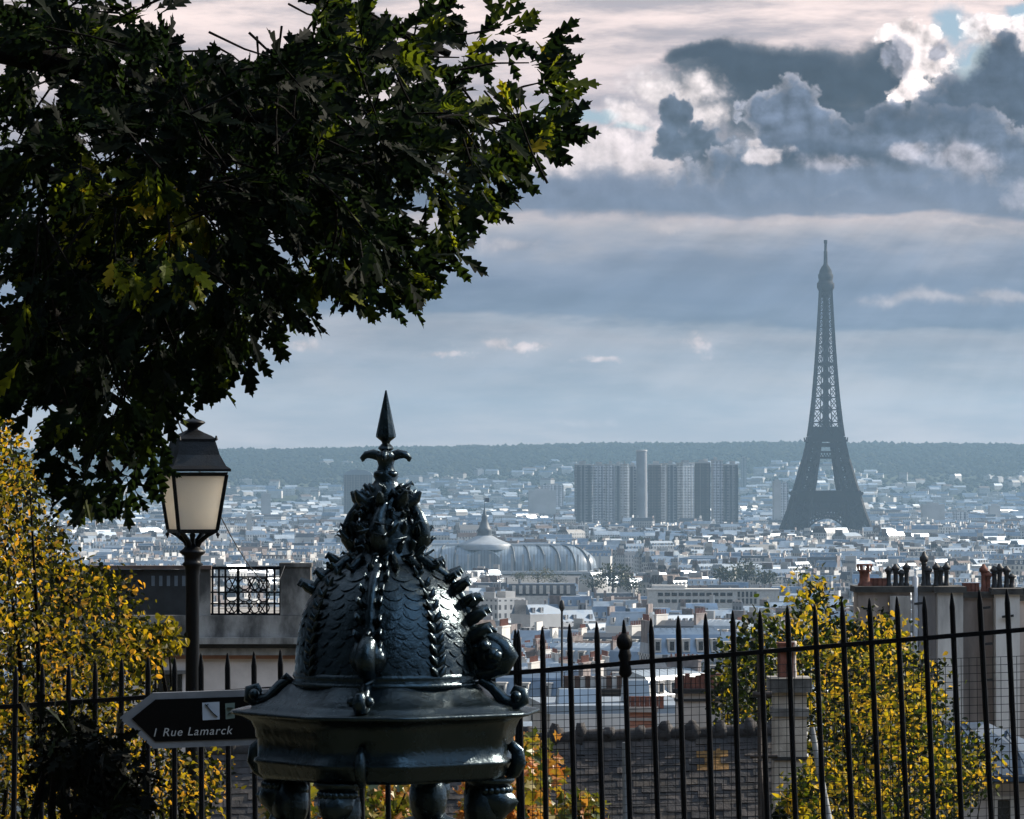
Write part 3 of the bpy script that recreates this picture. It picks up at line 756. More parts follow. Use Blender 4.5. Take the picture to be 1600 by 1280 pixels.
# ------------------------------------------------------------------ city roofs
def wall_mat(name, col, win, uvw=(2.7, 3.1)):
    m = bpy.data.materials.new(name); m.use_nodes = True; g = G(m.node_tree); b = g.n['Principled BSDF']
    uv = g.n.new('ShaderNodeUVMap'); u, v, _ = g.sep(uv.outputs[0])
    tc = g.n.new('ShaderNodeTexCoord')
    fu = g.m('FRACT', g.m('DIVIDE', u, uvw[0])); fv = g.m('FRACT', g.m('DIVIDE', v, uvw[1]))
    w = g.mul(g.mul(g.m('GREATER_THAN', fu, 0.30), g.m('LESS_THAN', fu, 0.72)), g.mul(g.m('GREATER_THAN', fv, 0.22), g.m('LESS_THAN', fv, 0.80)))
    n = g.noise(tc.outputs['Object'], 0.05, 6, 0.6)
    c = g.mix(g.sm(n, 0.35, 0.65), col, tuple(q * 0.7 for q in col))
    c = g.mix(g.mul(w, win), c, (0.03, 0.035, 0.045))
    g.put(b.inputs['Base Color'], c); b.inputs['Roughness'].default_value = 0.85; b.inputs['Specular IOR Level'].default_value = 0.3
    return m
CW = [wall_mat('city_wall_white', (0.66, 0.65, 0.63), 0.85), wall_mat('city_wall_cream', (0.50, 0.475, 0.435), 0.85), wall_mat('city_wall_grey', (0.38, 0.38, 0.39), 0.8), wall_mat('city_blind_wall', (0.66, 0.64, 0.61), 0.0)]
CR = [mat('city_zinc_pale', (0.36, 0.42, 0.48), 0.38, metal=0.15, var=.3, scale=.25), mat('city_zinc_blue', (0.14, 0.20, 0.28), 0.35, metal=0.25, var=.3, scale=.3),
      mat('city_slate', (0.055, 0.062, 0.075), 0.5, var=.3, scale=.4), mat('city_tiles', (0.13, 0.09, 0.075), 0.8, var=.4, scale=.4), mat('city_brick_stack', (0.24, 0.20, 0.19), 0.85, var=.4, scale=.6),
      mat('city_flat_roof', (0.34, 0.34, 0.34), 0.8, var=.4, scale=.15)]

EXCL = [(P(757, 890, 3400).x, 3400, 108, 52), (P(1290, 857, 4589).x, 4589, 85, 85), (P(1114, 935, 2000).x, 2000, 40, 16), (P(846, 916, 1880).x, 1880, 22, 14), (P(1290, 857, 4589).x + 10, 4750, 60, 90)]
for a, b_, Yt in ((897, 993, 5380), (1012, 1153, 5360)): EXCL.append(((P(a, 700, Yt).x + P(b_, 700, Yt).x) / 2, Yt, (P(b_, 700, Yt).x - P(a, 700, Yt).x) / 2 + 6, 120))
for px_, Yt, w_ in ((840, 2700, 12), (957, 2450, 16), (925, 2500, 10), (990, 2480, 10), (1135, 2600, 12), (1165, 2650, 12), (1195, 2600, 12), (1240, 2900, 12), (870, 2600, 10)):
    EXCL.append((P(px_, 900, Yt).x, Yt - 14, w_, 30))
EXCL.append((P(560, 742, 6200).x, 6200, 30, 30))
for px_, Yt, w_ in ((957, 2450, 24), (1165, 2620, 26), (840, 2600, 20)): EXCL.append((P(px_, 900, Yt).x, Yt - 170, w_, 170))
EXCL.append((P(1114, 935, 2000).x, 1890, 36, 95)); EXCL.append((P(846, 916, 1880).x, 1800, 18, 70))
EXCL.append(((P(660, 890, 3050).x + P(1000, 890, 3050).x) / 2, 3000, (P(1000, 890, 3050).x - P(660, 890, 3050).x) / 2, 360))
def blocked(x, y, m=8):
    return any(abs(x - ex) < ew + m and abs(y - ey) < eh + m for ex, ey, ew, eh in EXCL)

def leafy(x, y):
    return 1150 < y < 7600 and mnoise.noise(Vector((x / 190, y / 520, 11.0))) > .30
def city_sites():
    rr = random.Random(21); S = []
    Y = 640.0
    while Y < 9700:
        cell = 170 if Y < 2600 else 300
        hw = 0.125 * (Y + cell) + 60; nx = int(2 * hw / cell) + 1
        for ix in range(nx):
            cx = -hw + (ix + .5) * cell; cy = Y + cell / 2; ang = rr.choice((-28, -12, 4, 18, 35, 52)) + rr.uniform(-6, 6)
            near = Y < 2600
            pitch = 25 if near else (30 if Y < 5500 else 38); ca, sa = math.cos(R(ang)), math.sin(R(ang))
            nrow = int(cell * 1.5 / pitch)
            for j in range(nrow):
                ly = -cell * .75 + j * pitch + rr.uniform(-2, 2); lx = -cell * .75
                while lx < cell * .75:
                    w = rr.uniform(11, 19) if near else rr.uniform(15, 30)
                    x, y = cx + (lx + w / 2) * ca - ly * sa, cy + (lx + w / 2) * sa + ly * ca
                    lx += w + (rr.uniform(6, 14) if rr.random() < .14 else 0.05)
                    if abs(x - cx) > cell / 2 or abs(y - cy) > cell / 2: continue
                    if y < 640 or abs(x) > 0.128 * y + 30: continue
                    if blocked(x, y) or rr.random() < .06 or leafy(x, y): continue
                    if y > 6900:
                        k = (y - 6900) / 2700; 
                        if rr.random() < .35 + .65 * k ** .8 + .35 * mnoise.noise(Vector((x / 260, y / 420, 1))): continue
                    S.append((x, y, R(ang) + (math.pi if rr.random() < .5 else 0), w, rr.uniform(10.5, 13.5) if near else rr.uniform(12, 17), rr.uniform(12, 18.5) + (rr.uniform(3, 9) if rr.random() < .05 else 0)))
        Y += cell
    return S
SITES = city_sites()
def seen(s): 
    return abs(s[0]) < 0.119 * s[1]
# the nearest houses in view become things of their own; everything behind them is one mass
NEAR = sorted([s for s in SITES if seen(s)], key=lambda s: s[1])[:286]
_near = set(NEAR); FAR = [s for s in SITES if s not in _near]

def build_far_city():
    rr = random.Random(5); V = []; F = []; MI = []; UV = []
    def quad(a, b, c, d, mi, uv=None):
        k = len(V); V.extend((a, b, c, d)); F.append((k, k + 1, k + 2, k + 3)); MI.append(mi); UV.extend(uv or ((0, 0), (1, 0), (1, 1), (0, 1)))
    def prism(x, y, z, ca, sa, lx, ly, w, d, h, mi, top=None, tm=None, uv=True, ox=0, oy=0):
        tw, td = top or (1, 1)
        def Q(a, b, zz): return (x + (lx + a) * ca - (ly + b) * sa, y + (lx + a) * sa + (ly + b) * ca, zz)
        B = [(-w / 2, -d / 2), (w / 2, -d / 2), (w / 2, d / 2), (-w / 2, d / 2)]
        T = [(a * tw, b * td) for a, b in B]
        for i in range(4):
            j = (i + 1) % 4; L = w if i % 2 == 0 else d
            quad(Q(*B[i], z), Q(*B[j], z), Q(*T[j], z + h), Q(*T[i], z + h), mi if (i % 2 == 0 or tm != 'x') else mi, ((ox, 0), (ox + L, 0), (ox + L, h), (ox, h)))
        quad(Q(*T[0], z + h), Q(*T[1], z + h), Q(*T[2], z + h), Q(*T[3], z + h), tm if isinstance(tm, int) else mi)
    for (x, y, a, w, d, h) in FAR:
        z = gz(x, y); ca, sa = math.cos(a), math.sin(a)
        if y > 6900: h = rr.uniform(7, 15)
        wm = rr.choices((0, 1, 2, 3), (5, 3, 2, 1.4))[0]; kind = rr.random()
        rm = rr.choices((4, 5, 6, 7), (4, 4, 2, 1))[0]
        prism(x, y, z, ca, sa, 0, 0, w, d, h, wm, uv=True, ox=rr.uniform(0, 9))
        if kind < .72:
            mh = rr.uniform(2.6, 4.6); prism(x, y, z + h, ca, sa, 0, 0, w, d, mh, rm if rm != 7 else 7, (1, rr.uniform(.45, .68)), rr.choice((4, 5, 4)) if rm != 7 else 7)
            hh = mh
        elif kind < .86:
            prism(x, y, z + h, ca, sa, 0, 0, w, d, rr.uniform(2.5, 4), rm, (1, .06), rm); hh = 2.5
        else:
            prism(x, y, z + h, ca, sa, 0, 0, w, d, .6, 0, (1, 1), 9); prism(x, y, z + h + .6, ca, sa, rr.uniform(-.2, .2) * w, 0, w * .35, d * .4, 2.4, rr.choice((0, 3, 2)), None, 9); hh = .6
        if y < 5200:
            for e in (-.5, .5):
                if rr.random() < .75:
                    ch = rr.uniform(1.2, 3.2)
                    prism(x, y, z + h, ca, sa, e * (w - .7), rr.uniform(-2, 2), .7, d * rr.uniform(.35, .7), hh + ch, rr.choices((8, 3, 2), (3, 3, 1))[0], None, 8)
        if y < 3600 and kind < .72:
            nd = int(w / 3.1)
            for i in range(nd):
                lx = -w / 2 + (i + .5) * w / nd
                for sgn in (-1, 1):
                    if rr.random() < .8: prism(x, y, z + h + .4, ca, sa, lx, sgn * (d / 2 - .9), 1.3, 1.3, 2.0, rr.choice((0, 0, 2)), None, rm)
    me = bpy.data.meshes.new('city_roofs')
    n = len(V); me.vertices.add(n); me.vertices.foreach_set('co', np.array(V, dtype=np.float32).ravel())
    nf = len(F); me.loops.add(nf * 4); me.loops.foreach_set('vertex_index', np.array(F, dtype=np.int32).ravel())
    me.polygons.add(nf); me.polygons.foreach_set('loop_start', np.arange(0, nf * 4, 4, dtype=np.int32)); 
    for m_ in CW + CR: me.materials.append(m_)
    me.polygons.foreach_set('material_index', np.array(MI, dtype=np.int32))
    uv = me.uv_layers.new(name='UVMap'); uv.data.foreach_set('uv', np.array(UV, dtype=np.float32).ravel())
    me.update(calc_edges=True)
    o = bpy.data.objects.new('city_roofs', me); scene.collection.objects.link(o)
    tag(o, 'dense mass of pale and blue grey roofs reaching into the haze', 'city', kind='stuff')
build_far_city()

# ---- the near houses: seven prototypes with parts, then copies
def set_uv(o):
    me = o.data; uv = me.uv_layers.new(name='UVMap')
    for p in me.polygons:
        n = p.normal
        for li in p.loop_indices:
            v = me.vertices[me.loops[li].vertex_index].co
            uv.data[li].uv = ((v.x if abs(n.y) > abs(n.x) else v.y) + 40, v.z + 31) if abs(n.z) < .5 else (0.1, 0.1)
PROTO = []
def make_house(wi, ri, flat, stacks, dormers, windows, stack_m, rr):
    """15 m wide, 12 m deep, 18 m to the eaves, front towards -y"""
    root = thing('town_house', 'x', 'building', (0, 0, 0), 'town houses between the hill and the plain')
    b = MB(); b.box((0, 0, 9), (15, 12, 18)); b.box((0, 0, 17.75), (15.5, 12.6, .45)); b.box((0, 0, 14.8), (15.25, 12.3, .25)); w = b.build('wall', CW[wi if not windows else 3] if windows else CW[wi], root); set_uv(w)
    if windows: w.data.materials[0] = mat('plain_render_%d' % wi, [(0.76, 0.74, 0.71), (0.60, 0.56, 0.50), (0.38, 0.38, 0.38)][wi], .85, var=.3, scale=.3)
    b = MB()
    if flat: b.box((0, 0, 18.4), (15, 12, .8)); b.box((2, 1, 19.6), (5, 4, 2.2))
    else:
        b.box((0, 0, 19.6), (14.9, 11.9, 3.3), top=(1, .62)); b.box((0, 0, 21.75), (14.9, 7.3, 1.0), top=(1, .15))
        for i in range(12): b.box((-6.9 + i * 1.25, 0, 21.8), (.07, 7.0, 1.05), top=(1, .15))
    roof = b.build('roof', CR[ri], root)
    top = 18.8 if flat else 22.2
    for e in stacks:
        b = MB(); b.box((e * 7.2, -.4, top - .6), (.75, 6.4, 3.6)); b.box((e * 7.2, -.4, top + 1.3), (.95, 6.7, .22)); 
        for k in range(7): b.lathe([(.17, top + 1.35), (.13, top + 2.0 + rr.uniform(0, .35)), (.16, top + 2.4)], (e * 7.2, -3.1 + k * .9, 0), 7, 1)
        st = b.build('chimney', [CW[3] if stack_m == 0 else CR[4], M_TERRA], roof)
        if st.data.materials[0] is CW[3]: set_uv(st)
    for i in range(dormers):
        x = -7.5 + (i + .5) * 15 / dormers
        for sgn in (-1, 1):
            b = MB(); b.box((x, sgn * 5.1, 19.4), (1.5, 1.5, 2.1)); b.box((x, sgn * 5.1, 20.52), (1.8, 1.7, .18)); d = b.build('dormer', [M_WHITE, CR[ri]], root)
            b = MB(); b.box((x, sgn * 5.88, 19.4), (.9, .06, 1.5)); b.build('pane', M_DARKGLASS, d)
    if windows:
        for fl in range(2):
            for i in range(5):
                x = -6 + i * 3
                for sgn in (-1, 1):
                    b = MB(); b.box((x, sgn * 6.0, 16.1 - fl * 3.1 - (.2 if fl == 0 else 0)), (1.15, .12, 1.9)); b.build('window', M_DARKGLASS, root)
    return root
HOUSE_WORDS = ['white', 'cream', 'grey']; ROOF_WORDS = ['pale zinc', 'blue grey zinc', 'dark slate', 'tiled', '', 'flat grey']
def build_near_city():
    rr = random.Random(9)
    specs = [(0, 0, 0, (-1, 1), 4, 1, 0), (0, 1, 0, (1,), 5, 0, 1), (1, 1, 0, (-1, 1), 4, 1, 1), (2, 2, 0, (-1,), 4, 0, 0), (0, 5, 1, (-1, 1), 0, 1, 0), (1, 3, 0, (1,), 0, 0, 1), (0, 0, 0, (-1,), 5, 0, 1), (2, 1, 0, (-1, 1), 0, 0, 1), (1, 2, 0, (-1, 1), 5, 0, 0)]
    protos = [make_house(*sp, rr) for sp in specs]; used = [0] * len(specs)
    def words(sp):
        s = '%s town house with %s roof' % (HOUSE_WORDS[sp[0]], ROOF_WORDS[sp[1]])
        return s
    cnt = {}
    order = []
    for (x, y, a, w, d, h) in NEAR:
        k = rr.choices(range(len(specs)), (5, 5, 3, 2, 3, 1.2, 4, 2, 2))[0]
        order.append(k)
    for (x, y, a, w, d, h), k in zip(NEAR, order):
        loc = (x, y, gz(x, y)); sc = (w / 15.0, d / 12.0, h / 18.0 if h < 22 else 1.25)
        if used[k] == 0:
            o = protos[k]; o.location = loc; o.rotation_euler = (0, 0, a); o.scale = sc
        else: o = dup(protos[k], loc, a, sc)
        used[k] += 1
        # where it stands in the view
        px = 800 + F_PX * x / y
        if px < 330: where = 'behind the street lamp'
        elif px < 480: where = 'behind the iron grille'
        elif px < 730: where = 'behind the fountain dome'
        elif px < 860: where = 'beside the fountain dome'
        elif px < 980: where = 'behind the knobbed railing bar'
        elif px < 1090: where = 'above the beige chimney'
        elif px < 1200: where = 'above the small treetop'
        elif px < 1330: where = 'behind the yellow treetop'
        elif px < 1440: where = 'above the leftmost sooty stack'
        else: where = 'above the right hand stacks'
        dist = 'near row' if y < 740 else ('second row' if y < 840 else ('third row' if y < 960 else 'far row'))
        face = 'broadside' if abs(math.sin(a)) < .35 else ('end on' if math.sin(2 * a) > 0 else 'left turned')
        o['label'] = '%s %s house with %s roof %s' % (face, HOUSE_WORDS[specs[k][0]], ROOF_WORDS[specs[k][1]], where)
        o['_d'] = dist
    # tell apart the ones that would still share a label
    byl = {}
    for o in scene.collection.objects:
        if o.get('_d'): byl.setdefault(o['label'], []).append(o)
    for l, os_ in byl.items():
        if len(os_) > 1:
            for o in os_: o['label'] = l + ', ' + o['_d']
    for o in scene.collection.objects:
        if '_d' in o: del o['_d']
build_near_city()

# ------------------------------------------------------------------ woods on the far hills
def build_woods():
    rr = random.Random(17); b = []; V = []; F = []; T = []
    base = [(0, 0, 1), (.9, 0, .25), (.28, .85, .25), (-.73, .53, .25), (-.73, -.53, .25), (.28, -.85, .25), (0, 0, -.5)]
    fc = [(0, 1, 2), (0, 2, 3), (0, 3, 4), (0, 4, 5), (0, 5, 1), (6, 2, 1), (6, 3, 2), (6, 4, 3), (6, 5, 4), (6, 1, 5)]
    n = 0
    for i in range(26000):
        y = rr.uniform(7300, 11300) if i < 13000 else rr.uniform(9300, 11000)
        x = rr.uniform(-.135, .135) * y
        k = (y - 7200) / 2300
        if y < 9500 and rr.random() > .10 + .9 * k ** 1.6 + .5 * mnoise.noise(Vector((x / 300, y / 500, 5))): continue
        r = rr.uniform(5, 11); z = gz(x, y) + r * .25; h = rr.uniform(.55, 1.0)
        a = rr.uniform(0, 6.28); ca, sa = math.cos(a), math.sin(a)
        for (px, py, pz) in base:
            j = rr.uniform(.8, 1.25); V.append((x + (px * ca - py * sa) * r * j, y + (px * sa + py * ca) * r * j, z + pz * r * h * j))
        t = rr.random()
        T += [t] * 7
        F += [tuple(n + q for q in f) for f in fc]; n += 7
    me = bpy.data.meshes.new('woods'); me.from_pydata(V, [], F); me.polygons.foreach_set('use_smooth', [True] * len(F))
    at = me.attributes.new('tone', 'FLOAT', 'POINT'); at.data.foreach_set('value', T)
    m = bpy.data.materials.new('far_wood_leaves'); m.use_nodes = True; g = G(m.node_tree); bs = g.n['Principled BSDF']
    an = g.n.new('ShaderNodeAttribute'); an.attribute_name = 'tone'
    g.put(bs.inputs['Base Color'], g.ramp(an.outputs['Fac'], [(0, (0.012, 0.018, 0.012)), (.8, (0.022, 0.028, 0.017)), (1, (0.04, 0.04, 0.022))])); bs.inputs['Roughness'].default_value = 1; bs.inputs['Specular IOR Level'].default_value = 0
    me.materials.append(m); o = bpy.data.objects.new('woods', me); scene.collection.objects.link(o)
    tag(o, 'dark wooded ridge closing the horizon behind the city', 'woods', kind='stuff')
    V = []; F = []; T = []; n = 0
    for i in range(42000):
        y = rr.uniform(1150, 7600); x = rr.uniform(-.128, .128) * y
        if not leafy(x, y) or blocked(x, y, 4): continue
        r = rr.uniform(3.2, 6.5); z = gz(x, y) + rr.uniform(6, 10); a = rr.uniform(0, 6.28); ca, sa = math.cos(a), math.sin(a)
        for (px, py, pz) in base:
            j = rr.uniform(.75, 1.25); V.append((x + (px * ca - py * sa) * r * j, y + (px * sa + py * ca) * r * j, z + pz * r * 1.1 * j))
        T += [min(1, rr.random() * 1.05)] * 7; F += [tuple(n + q for q in f) for f in fc]; n += 7
    me = bpy.data.meshes.new('street_trees'); me.from_pydata(V, [], F)
    at = me.attributes.new('tone', 'FLOAT', 'POINT'); at.data.foreach_set('value', T)
    me.materials.append(m); o = bpy.data.objects.new('street_trees', me); scene.collection.objects.link(o)
    tag(o, 'dull masses of park and avenue trees between the far roofs', 'trees', kind='stuff')
build_woods()
# ------------------------------------------------------------------ cast iron drinking fountain with a scaled dome
def build_fountain():
    Y0 = 12.6; S = F_PX / Y0; c = P(603, 740, Y0); cx, cy = c.x, Y0
    def z(y): return P(603, y, Y0).z
    def r(px): return px / S
    zg = gz(cx, Y0)
    root = thing('drinking_fountain', 'dark green cast iron drinking fountain with a fish scaled dome and spike', 'fountain', (cx, cy, zg))
    C = (cx, cy, 0)
    RIB = [R(-9), R(-99), R(171), R(81)]                      # where the ribs stand round the dome
    rr = random.Random(4)
    def pol(a, rad, zz): return Vector((cx + rad * math.cos(a), cy + rad * math.sin(a), zz))
    # spike
    b = MB(); b.lathe([(r(1.2), z(610)), (r(2.5), z(616)), (r(15.5), z(679)), (r(15.5), z(683)), (r(7), z(690)), (r(6), z(693)), (r(11), z(698)), (r(12.5), z(701)), (r(8), z(705)), (r(10), z(708))], C, 10, smooth=False); b.build('spike', M_IRON, root)
    b = MB(); b.lathe([(r(10), z(706)), (r(17), z(711)), (r(14), z(718)), (r(12), z(728)), (r(15), z(738)), (r(20), z(744)), (r(17), z(750)), (r(22), z(757))], C, 16)
    for k in range(4):
        a = R(-9 + 90 * k + 6)
        b.tube([pol(a, r(9), z(714)), pol(a, r(20), z(710)), pol(a, r(31), z(711)), pol(a, r(37), z(717)), pol(a, r(35), z(721))], [r(8), r(8), r(6), r(4.5), r(2.5)], 7, flat=.8)
        b.ball(pol(a + .8, r(14), z(741)), (r(9), r(9), r(6)))
    b.build('leaf_finial', M_IRON, root)
    # crown of foliage and the dolphins
    b = MB(); b.lathe([(r(20), z(755)), (r(27), z(764)), (r(33), z(778)), (r(34), z(795)), (r(42), z(815)), (r(48), z(838)), (r(46), z(862)), (r(52), z(874)), (r(66), z(884))], C, 20)
    for row, (yy, rad, n, sz) in enumerate(((762, 27, 8, 8), (774, 33, 9, 9), (800, 38, 10, 9), (822, 46, 11, 10), (850, 48, 12, 10), (868, 52, 12, 10))):
        for k in range(n):
            a = 2 * math.pi * (k + .5 * row) / n + rr.uniform(-.1, .1)
            b.tube([pol(a, r(rad - 4), z(yy + sz)), pol(a, r(rad + 3), z(yy)), pol(a + rr.uniform(-.1, .1), r(rad + 7), z(yy - sz * .6)), pol(a, r(rad + 9), z(yy - sz * .2))], [r(sz * .7), r(sz * .6), r(sz * .35), r(1.2)], 6, flat=.7)
    for k in range(4):
        a = RIB[k] + R(45)
        b.tube([pol(a, r(28), z(792)), pol(a, r(40), z(785)), pol(a, r(50), z(776)), pol(a, r(57), z(766))], [r(11), r(11), r(8), r(2.5)], 8)
        a = RIB[k]
        b.tube([pol(a, r(24), z(790)), pol(a, r(38), z(786)), pol(a, r(48), z(778)), pol(a, r(55), z(768))], [r(11), r(11), r(8), r(2.5)], 8)
    for k in range(70):
        yy = rr.uniform(758, 872); a = rr.uniform(0, 6.283); rad = 30 + (yy - 758) * .33 + (8 if 815 < yy < 850 else 0); sz = rr.uniform(4, 7.5)
        b.tube([pol(a, r(rad - 2), z(yy + sz)), pol(a + rr.uniform(-.12, .12), r(rad + 5), z(yy)), pol(a + rr.uniform(-.2, .2), r(rad + 11), z(yy - sz)), pol(a + rr.uniform(-.25, .25), r(rad + 13 + rr.uniform(0, 5)), z(yy - sz * .3))], [r(sz * .6), r(sz * .55), r(sz * .35), r(.8)], 6, flat=.6)
    b.build('foliage_knot', M_IRON, root)
    for k in range(4):
        a = RIB[k]; b = MB()
        b.tube([pol(a + .25, r(30), z(778)), pol(a + .12, r(43), z(790)), pol(a, r(52), z(806)), pol(a - .05, r(58), z(824)), pol(a, r(57), z(843)), pol(a, r(50), z(858)), pol(a, r(44), z(868))],
               [r(4), r(7), r(10), r(13), r(15), r(11), r(6)], 10)
        for sg in (-1, 1): b.tube([pol(a + sg * .2, r(56), z(836)), pol(a + sg * .38, r(62), z(828)), pol(a + sg * .5, r(64), z(817))], [r(5), r(4), r(1)], 6, flat=.5); b.ball(pol(a + sg * .13, r(66), z(840)), r(3.2), 8, 5)
        b.tube([pol(a + .3, r(28), z(780)), pol(a + .45, r(40), z(768)), pol(a + .5, r(46), z(772))], [r(5), r(6), r(2)], 6, flat=.45)
        b.build('dolphin', M_IRON, root)
    # dome and its scales
    prof = [(62, 880), (80, 890), (92, 901), (105, 916), (116, 934), (125, 955), (131, 980), (135, 1005), (137, 1030), (138, 1050)]
    def dome_r(yy):
        for (ra, ya), (rb, yb) in zip(prof, prof[1:]):
            if yy <= yb: return ra + (rb - ra) * (yy - ya) / (yb - ya)
        return prof[-1][0]
    b = MB(); b.lathe([(r(q), z(yy)) for q, yy in prof], C, 48)
    yy = 886.0; row = 0
    while yy < 1048:
        q = dome_r(yy); h = 20.0; n = max(14, int(2 * math.pi * q / 29))
        for k in range(n):
            a = 2 * math.pi * (k + .5 * (row % 2)) / n; da = math.pi / n * 1.02
            q0, q1 = dome_r(yy - 3) + 1.0, dome_r(yy + h) + 4.2
            vs = [pol(a - da, r(q0), z(yy - 3)), pol(a, r(q0 + 1.0), z(yy - 3)), pol(a + da, r(q0), z(yy - 3))]
            ym = yy + h * .45; qm = dome_r(ym) + 2.8
            vs += [pol(a - da, r(qm), z(ym)), pol(a, r(qm + 1.8), z(ym)), pol(a + da, r(qm), z(ym))]
            for t in (-.75, -.4, 0, .4, .75):
                yt = yy + h * (1 - .45 * abs(t) ** 2); vs.append(pol(a + da * t, r(dome_r(yt) + 4.0 + 1.2 * (1 - abs(t))), z(yt)))
            b.add(vs, [(0, 3, 4, 1), (1, 4, 5, 2), (3, 6, 7, 4), (4, 7, 8), (4, 8, 9), (4, 9, 10, 5)], 0, True)
        yy += 14.6; row += 1
    b.build('scaled_dome', M_IRON, root)
    # collar of leaves round the foot of the dolphins
    b = MB()
    for k in range(14):
        a = 2 * math.pi * k / 14
        b.tube([pol(a, r(56), z(870)), pol(a, r(70), z(878)), pol(a, r(82), z(886)), pol(a, r(90), z(884)), pol(a, r(92), z(878))], [r(7), r(8), r(7), r(5), r(2)], 7, flat=.7)
    b.build('leaf_collar', M_IRON, root)
    # ribs with crockets and the big volutes at their feet
    for k in range(4):
        a = RIB[k]; b = MB(); full = k in (0, 1)
        ys = [884, 900, 918, 940, 962, 985, 1010, 1035, 1052]
        if not full: ys = ys[:3] if k == 2 else ys
        b.tube([pol(a, r(dome_r(q) + 4), z(q)) for q in ys], [r(9)] * len(ys), 8)
        for i, q in enumerate(ys[:-2] if full else ys):
            R0 = dome_r(q); sz = 12 + i * .9
            for sg in ((-1, 0, 1) if k != 1 else (-1, 1)):
                a2 = a + sg * r(11 + rr.uniform(-3, 4)) / r(R0); q = q + rr.uniform(-4, 4)
                sz = (12 + i * .9) * rr.uniform(.7, 1.25) * (.7 if k == 1 else 1)
                b.tube([pol(a2, r(R0), z(q + 8)), pol(a2 + sg * .03, r(R0 + sz), z(q)), pol(a2 + sg * .05, r(R0 + sz * 1.7), z(q - 7)), pol(a2 + sg * .05, r(R0 + sz * 2.0), z(q - 1))], [r(sz * .55), r(sz * .6), r(sz * .4), r(2)], 6, flat=.8)
        if full:
            o = 150 if k == 0 else 128
            b.tube([pol(a, r(o - 14), z(985)), pol(a, r(o + 14), z(998)), pol(a, r(o + 34), z(1010)), pol(a, r(o + 42), z(1024)), pol(a, r(o + 34), z(1040)), pol(a, r(o + 14), z(1048)), pol(a, r(o - 12), z(1052))], [r(12), r(15), r(17), r(18), r(16), r(13), r(10)], 10, flat=.9)
            b.ball(pol(a, r(o + 16), z(1022)), (r(30), r(24), r(28)), 14, 9)
            for sg in (-1, 1): b.ball(pol(a + sg * .10, r(o + 22), z(1022)), (r(13), r(13), r(13)), 10, 7)
            for j in range(5): b.ball(pol(a + rr.uniform(-.15, .15), r(o - 8 + 9 * j), z(992 + 8 * j)), r(11), 8, 6)
            b.tube([pol(a, r(o), z(990)), pol(a, r(o + 18), z(982)), pol(a, r(o + 26), z(986))], [r(9), r(6), r(2)], 6)
        b.build('rib', M_IRON, root)
    # raised strip of leaves between the ribs
    for k in range(4):
        a = RIB[k] + R(45); b = MB()
        for i, q in enumerate(range(892, 1046, 17)):
            R0 = dome_r(q)
            for sg in (-1, 1): b.tube([pol(a, r(R0 + 3), z(q + 8)), pol(a + sg * .05, r(R0 + 8), z(q)), pol(a + sg * .09, r(R0 + 6), z(q - 9))], [r(4), r(5), r(2)], 6, flat=.7)
        b.build('leaf_strip', M_IRON, root)
    # neck mouldings and the flared square cornice
    sq = lambda a: 1.0 / ((abs(math.cos(a - RIB[0])) ** 3.0 + abs(math.sin(a - RIB[0])) ** 3.0) ** (1 / 3.0)) * 1.0
    sqd = lambda a: 0.905 / (max(abs(math.cos(a - RIB[0] - R(45))), abs(math.sin(a - RIB[0] - R(45))), .7071 * .93 * (abs(math.cos(a - RIB[0] - R(45))) + abs(math.sin(a - RIB[0] - R(45))))))
    b = MB(); b.lathe([(r(136), z(1046)), (r(144), z(1050)), (r(146), z(1056)), (r(142), z(1062)), (r(147), z(1064)), (r(147), z(1069)), (r(143), z(1072))], C, 40); b.build('neck_moulding', M_IRON, root)
    NS = 64
    b = MB(); b.lathe([(r(150), z(1068)), (r(158), z(1074)), (r(170), z(1086)), (r(188), z(1096)), (r(208), z(1102)), (r(210), z(1106)), (r(238), z(1107.5)), (r(241), z(1110)), (r(239), z(1114)), (r(224), z(1117)),
                         (r(209), z(1125)), (r(203), z(1138)), (r(202), z(1150)), (r(199), z(1153)), (r(199), z(1180)), (r(204), z(1183)), (r(205), z(1188)), (r(199), z(1192)), (r(197), z(1206)), (r(190), z(1213)), (r(120), z(1214))], C, NS, shape=sqd)
    b.build('cornice', M_IRON, root)
    for k in range(4):
        a = RIB[k]; b = MB()
        b.tube([pol(a, r(150), z(1062)), pol(a, r(168), z(1072)), pol(a, r(186), z(1092)), pol(a, r(204), z(1100)), pol(a, r(217), z(1092)), pol(a, r(216), z(1080)), pol(a, r(205), z(1076)), pol(a, r(200), z(1084))], [r(7), r(9), r(10), r(11), r(11), r(10), r(8), r(5)], 9)
        for sg in (-1, 1): b.ball(pol(a + sg * .06, r(208), z(1086)), r(9), 9, 6)
        b.tube([pol(a, r(150), z(1066)), pol(a + .05, r(158), z(1056)), pol(a, r(166), z(1062))], [r(6), r(5), r(2)], 6)
        b.build('corner_scroll', M_IRON, root)
        b = MB(); a2 = a
        b.tube([pol(a2, r(196), z(1160)), pol(a2, r(208), z(1172)), pol(a2, r(210), z(1190)), pol(a2, r(202), z(1204)), pol(a2, r(192), z(1212))], [r(8), r(11), r(12), r(11), r(8)], 9, flat=.8); b.build('corner_bracket', M_IRON, root)
    # four draped women under the cornice, then pedestal and basin
    zt, zf = z(1213), zg + 0.82
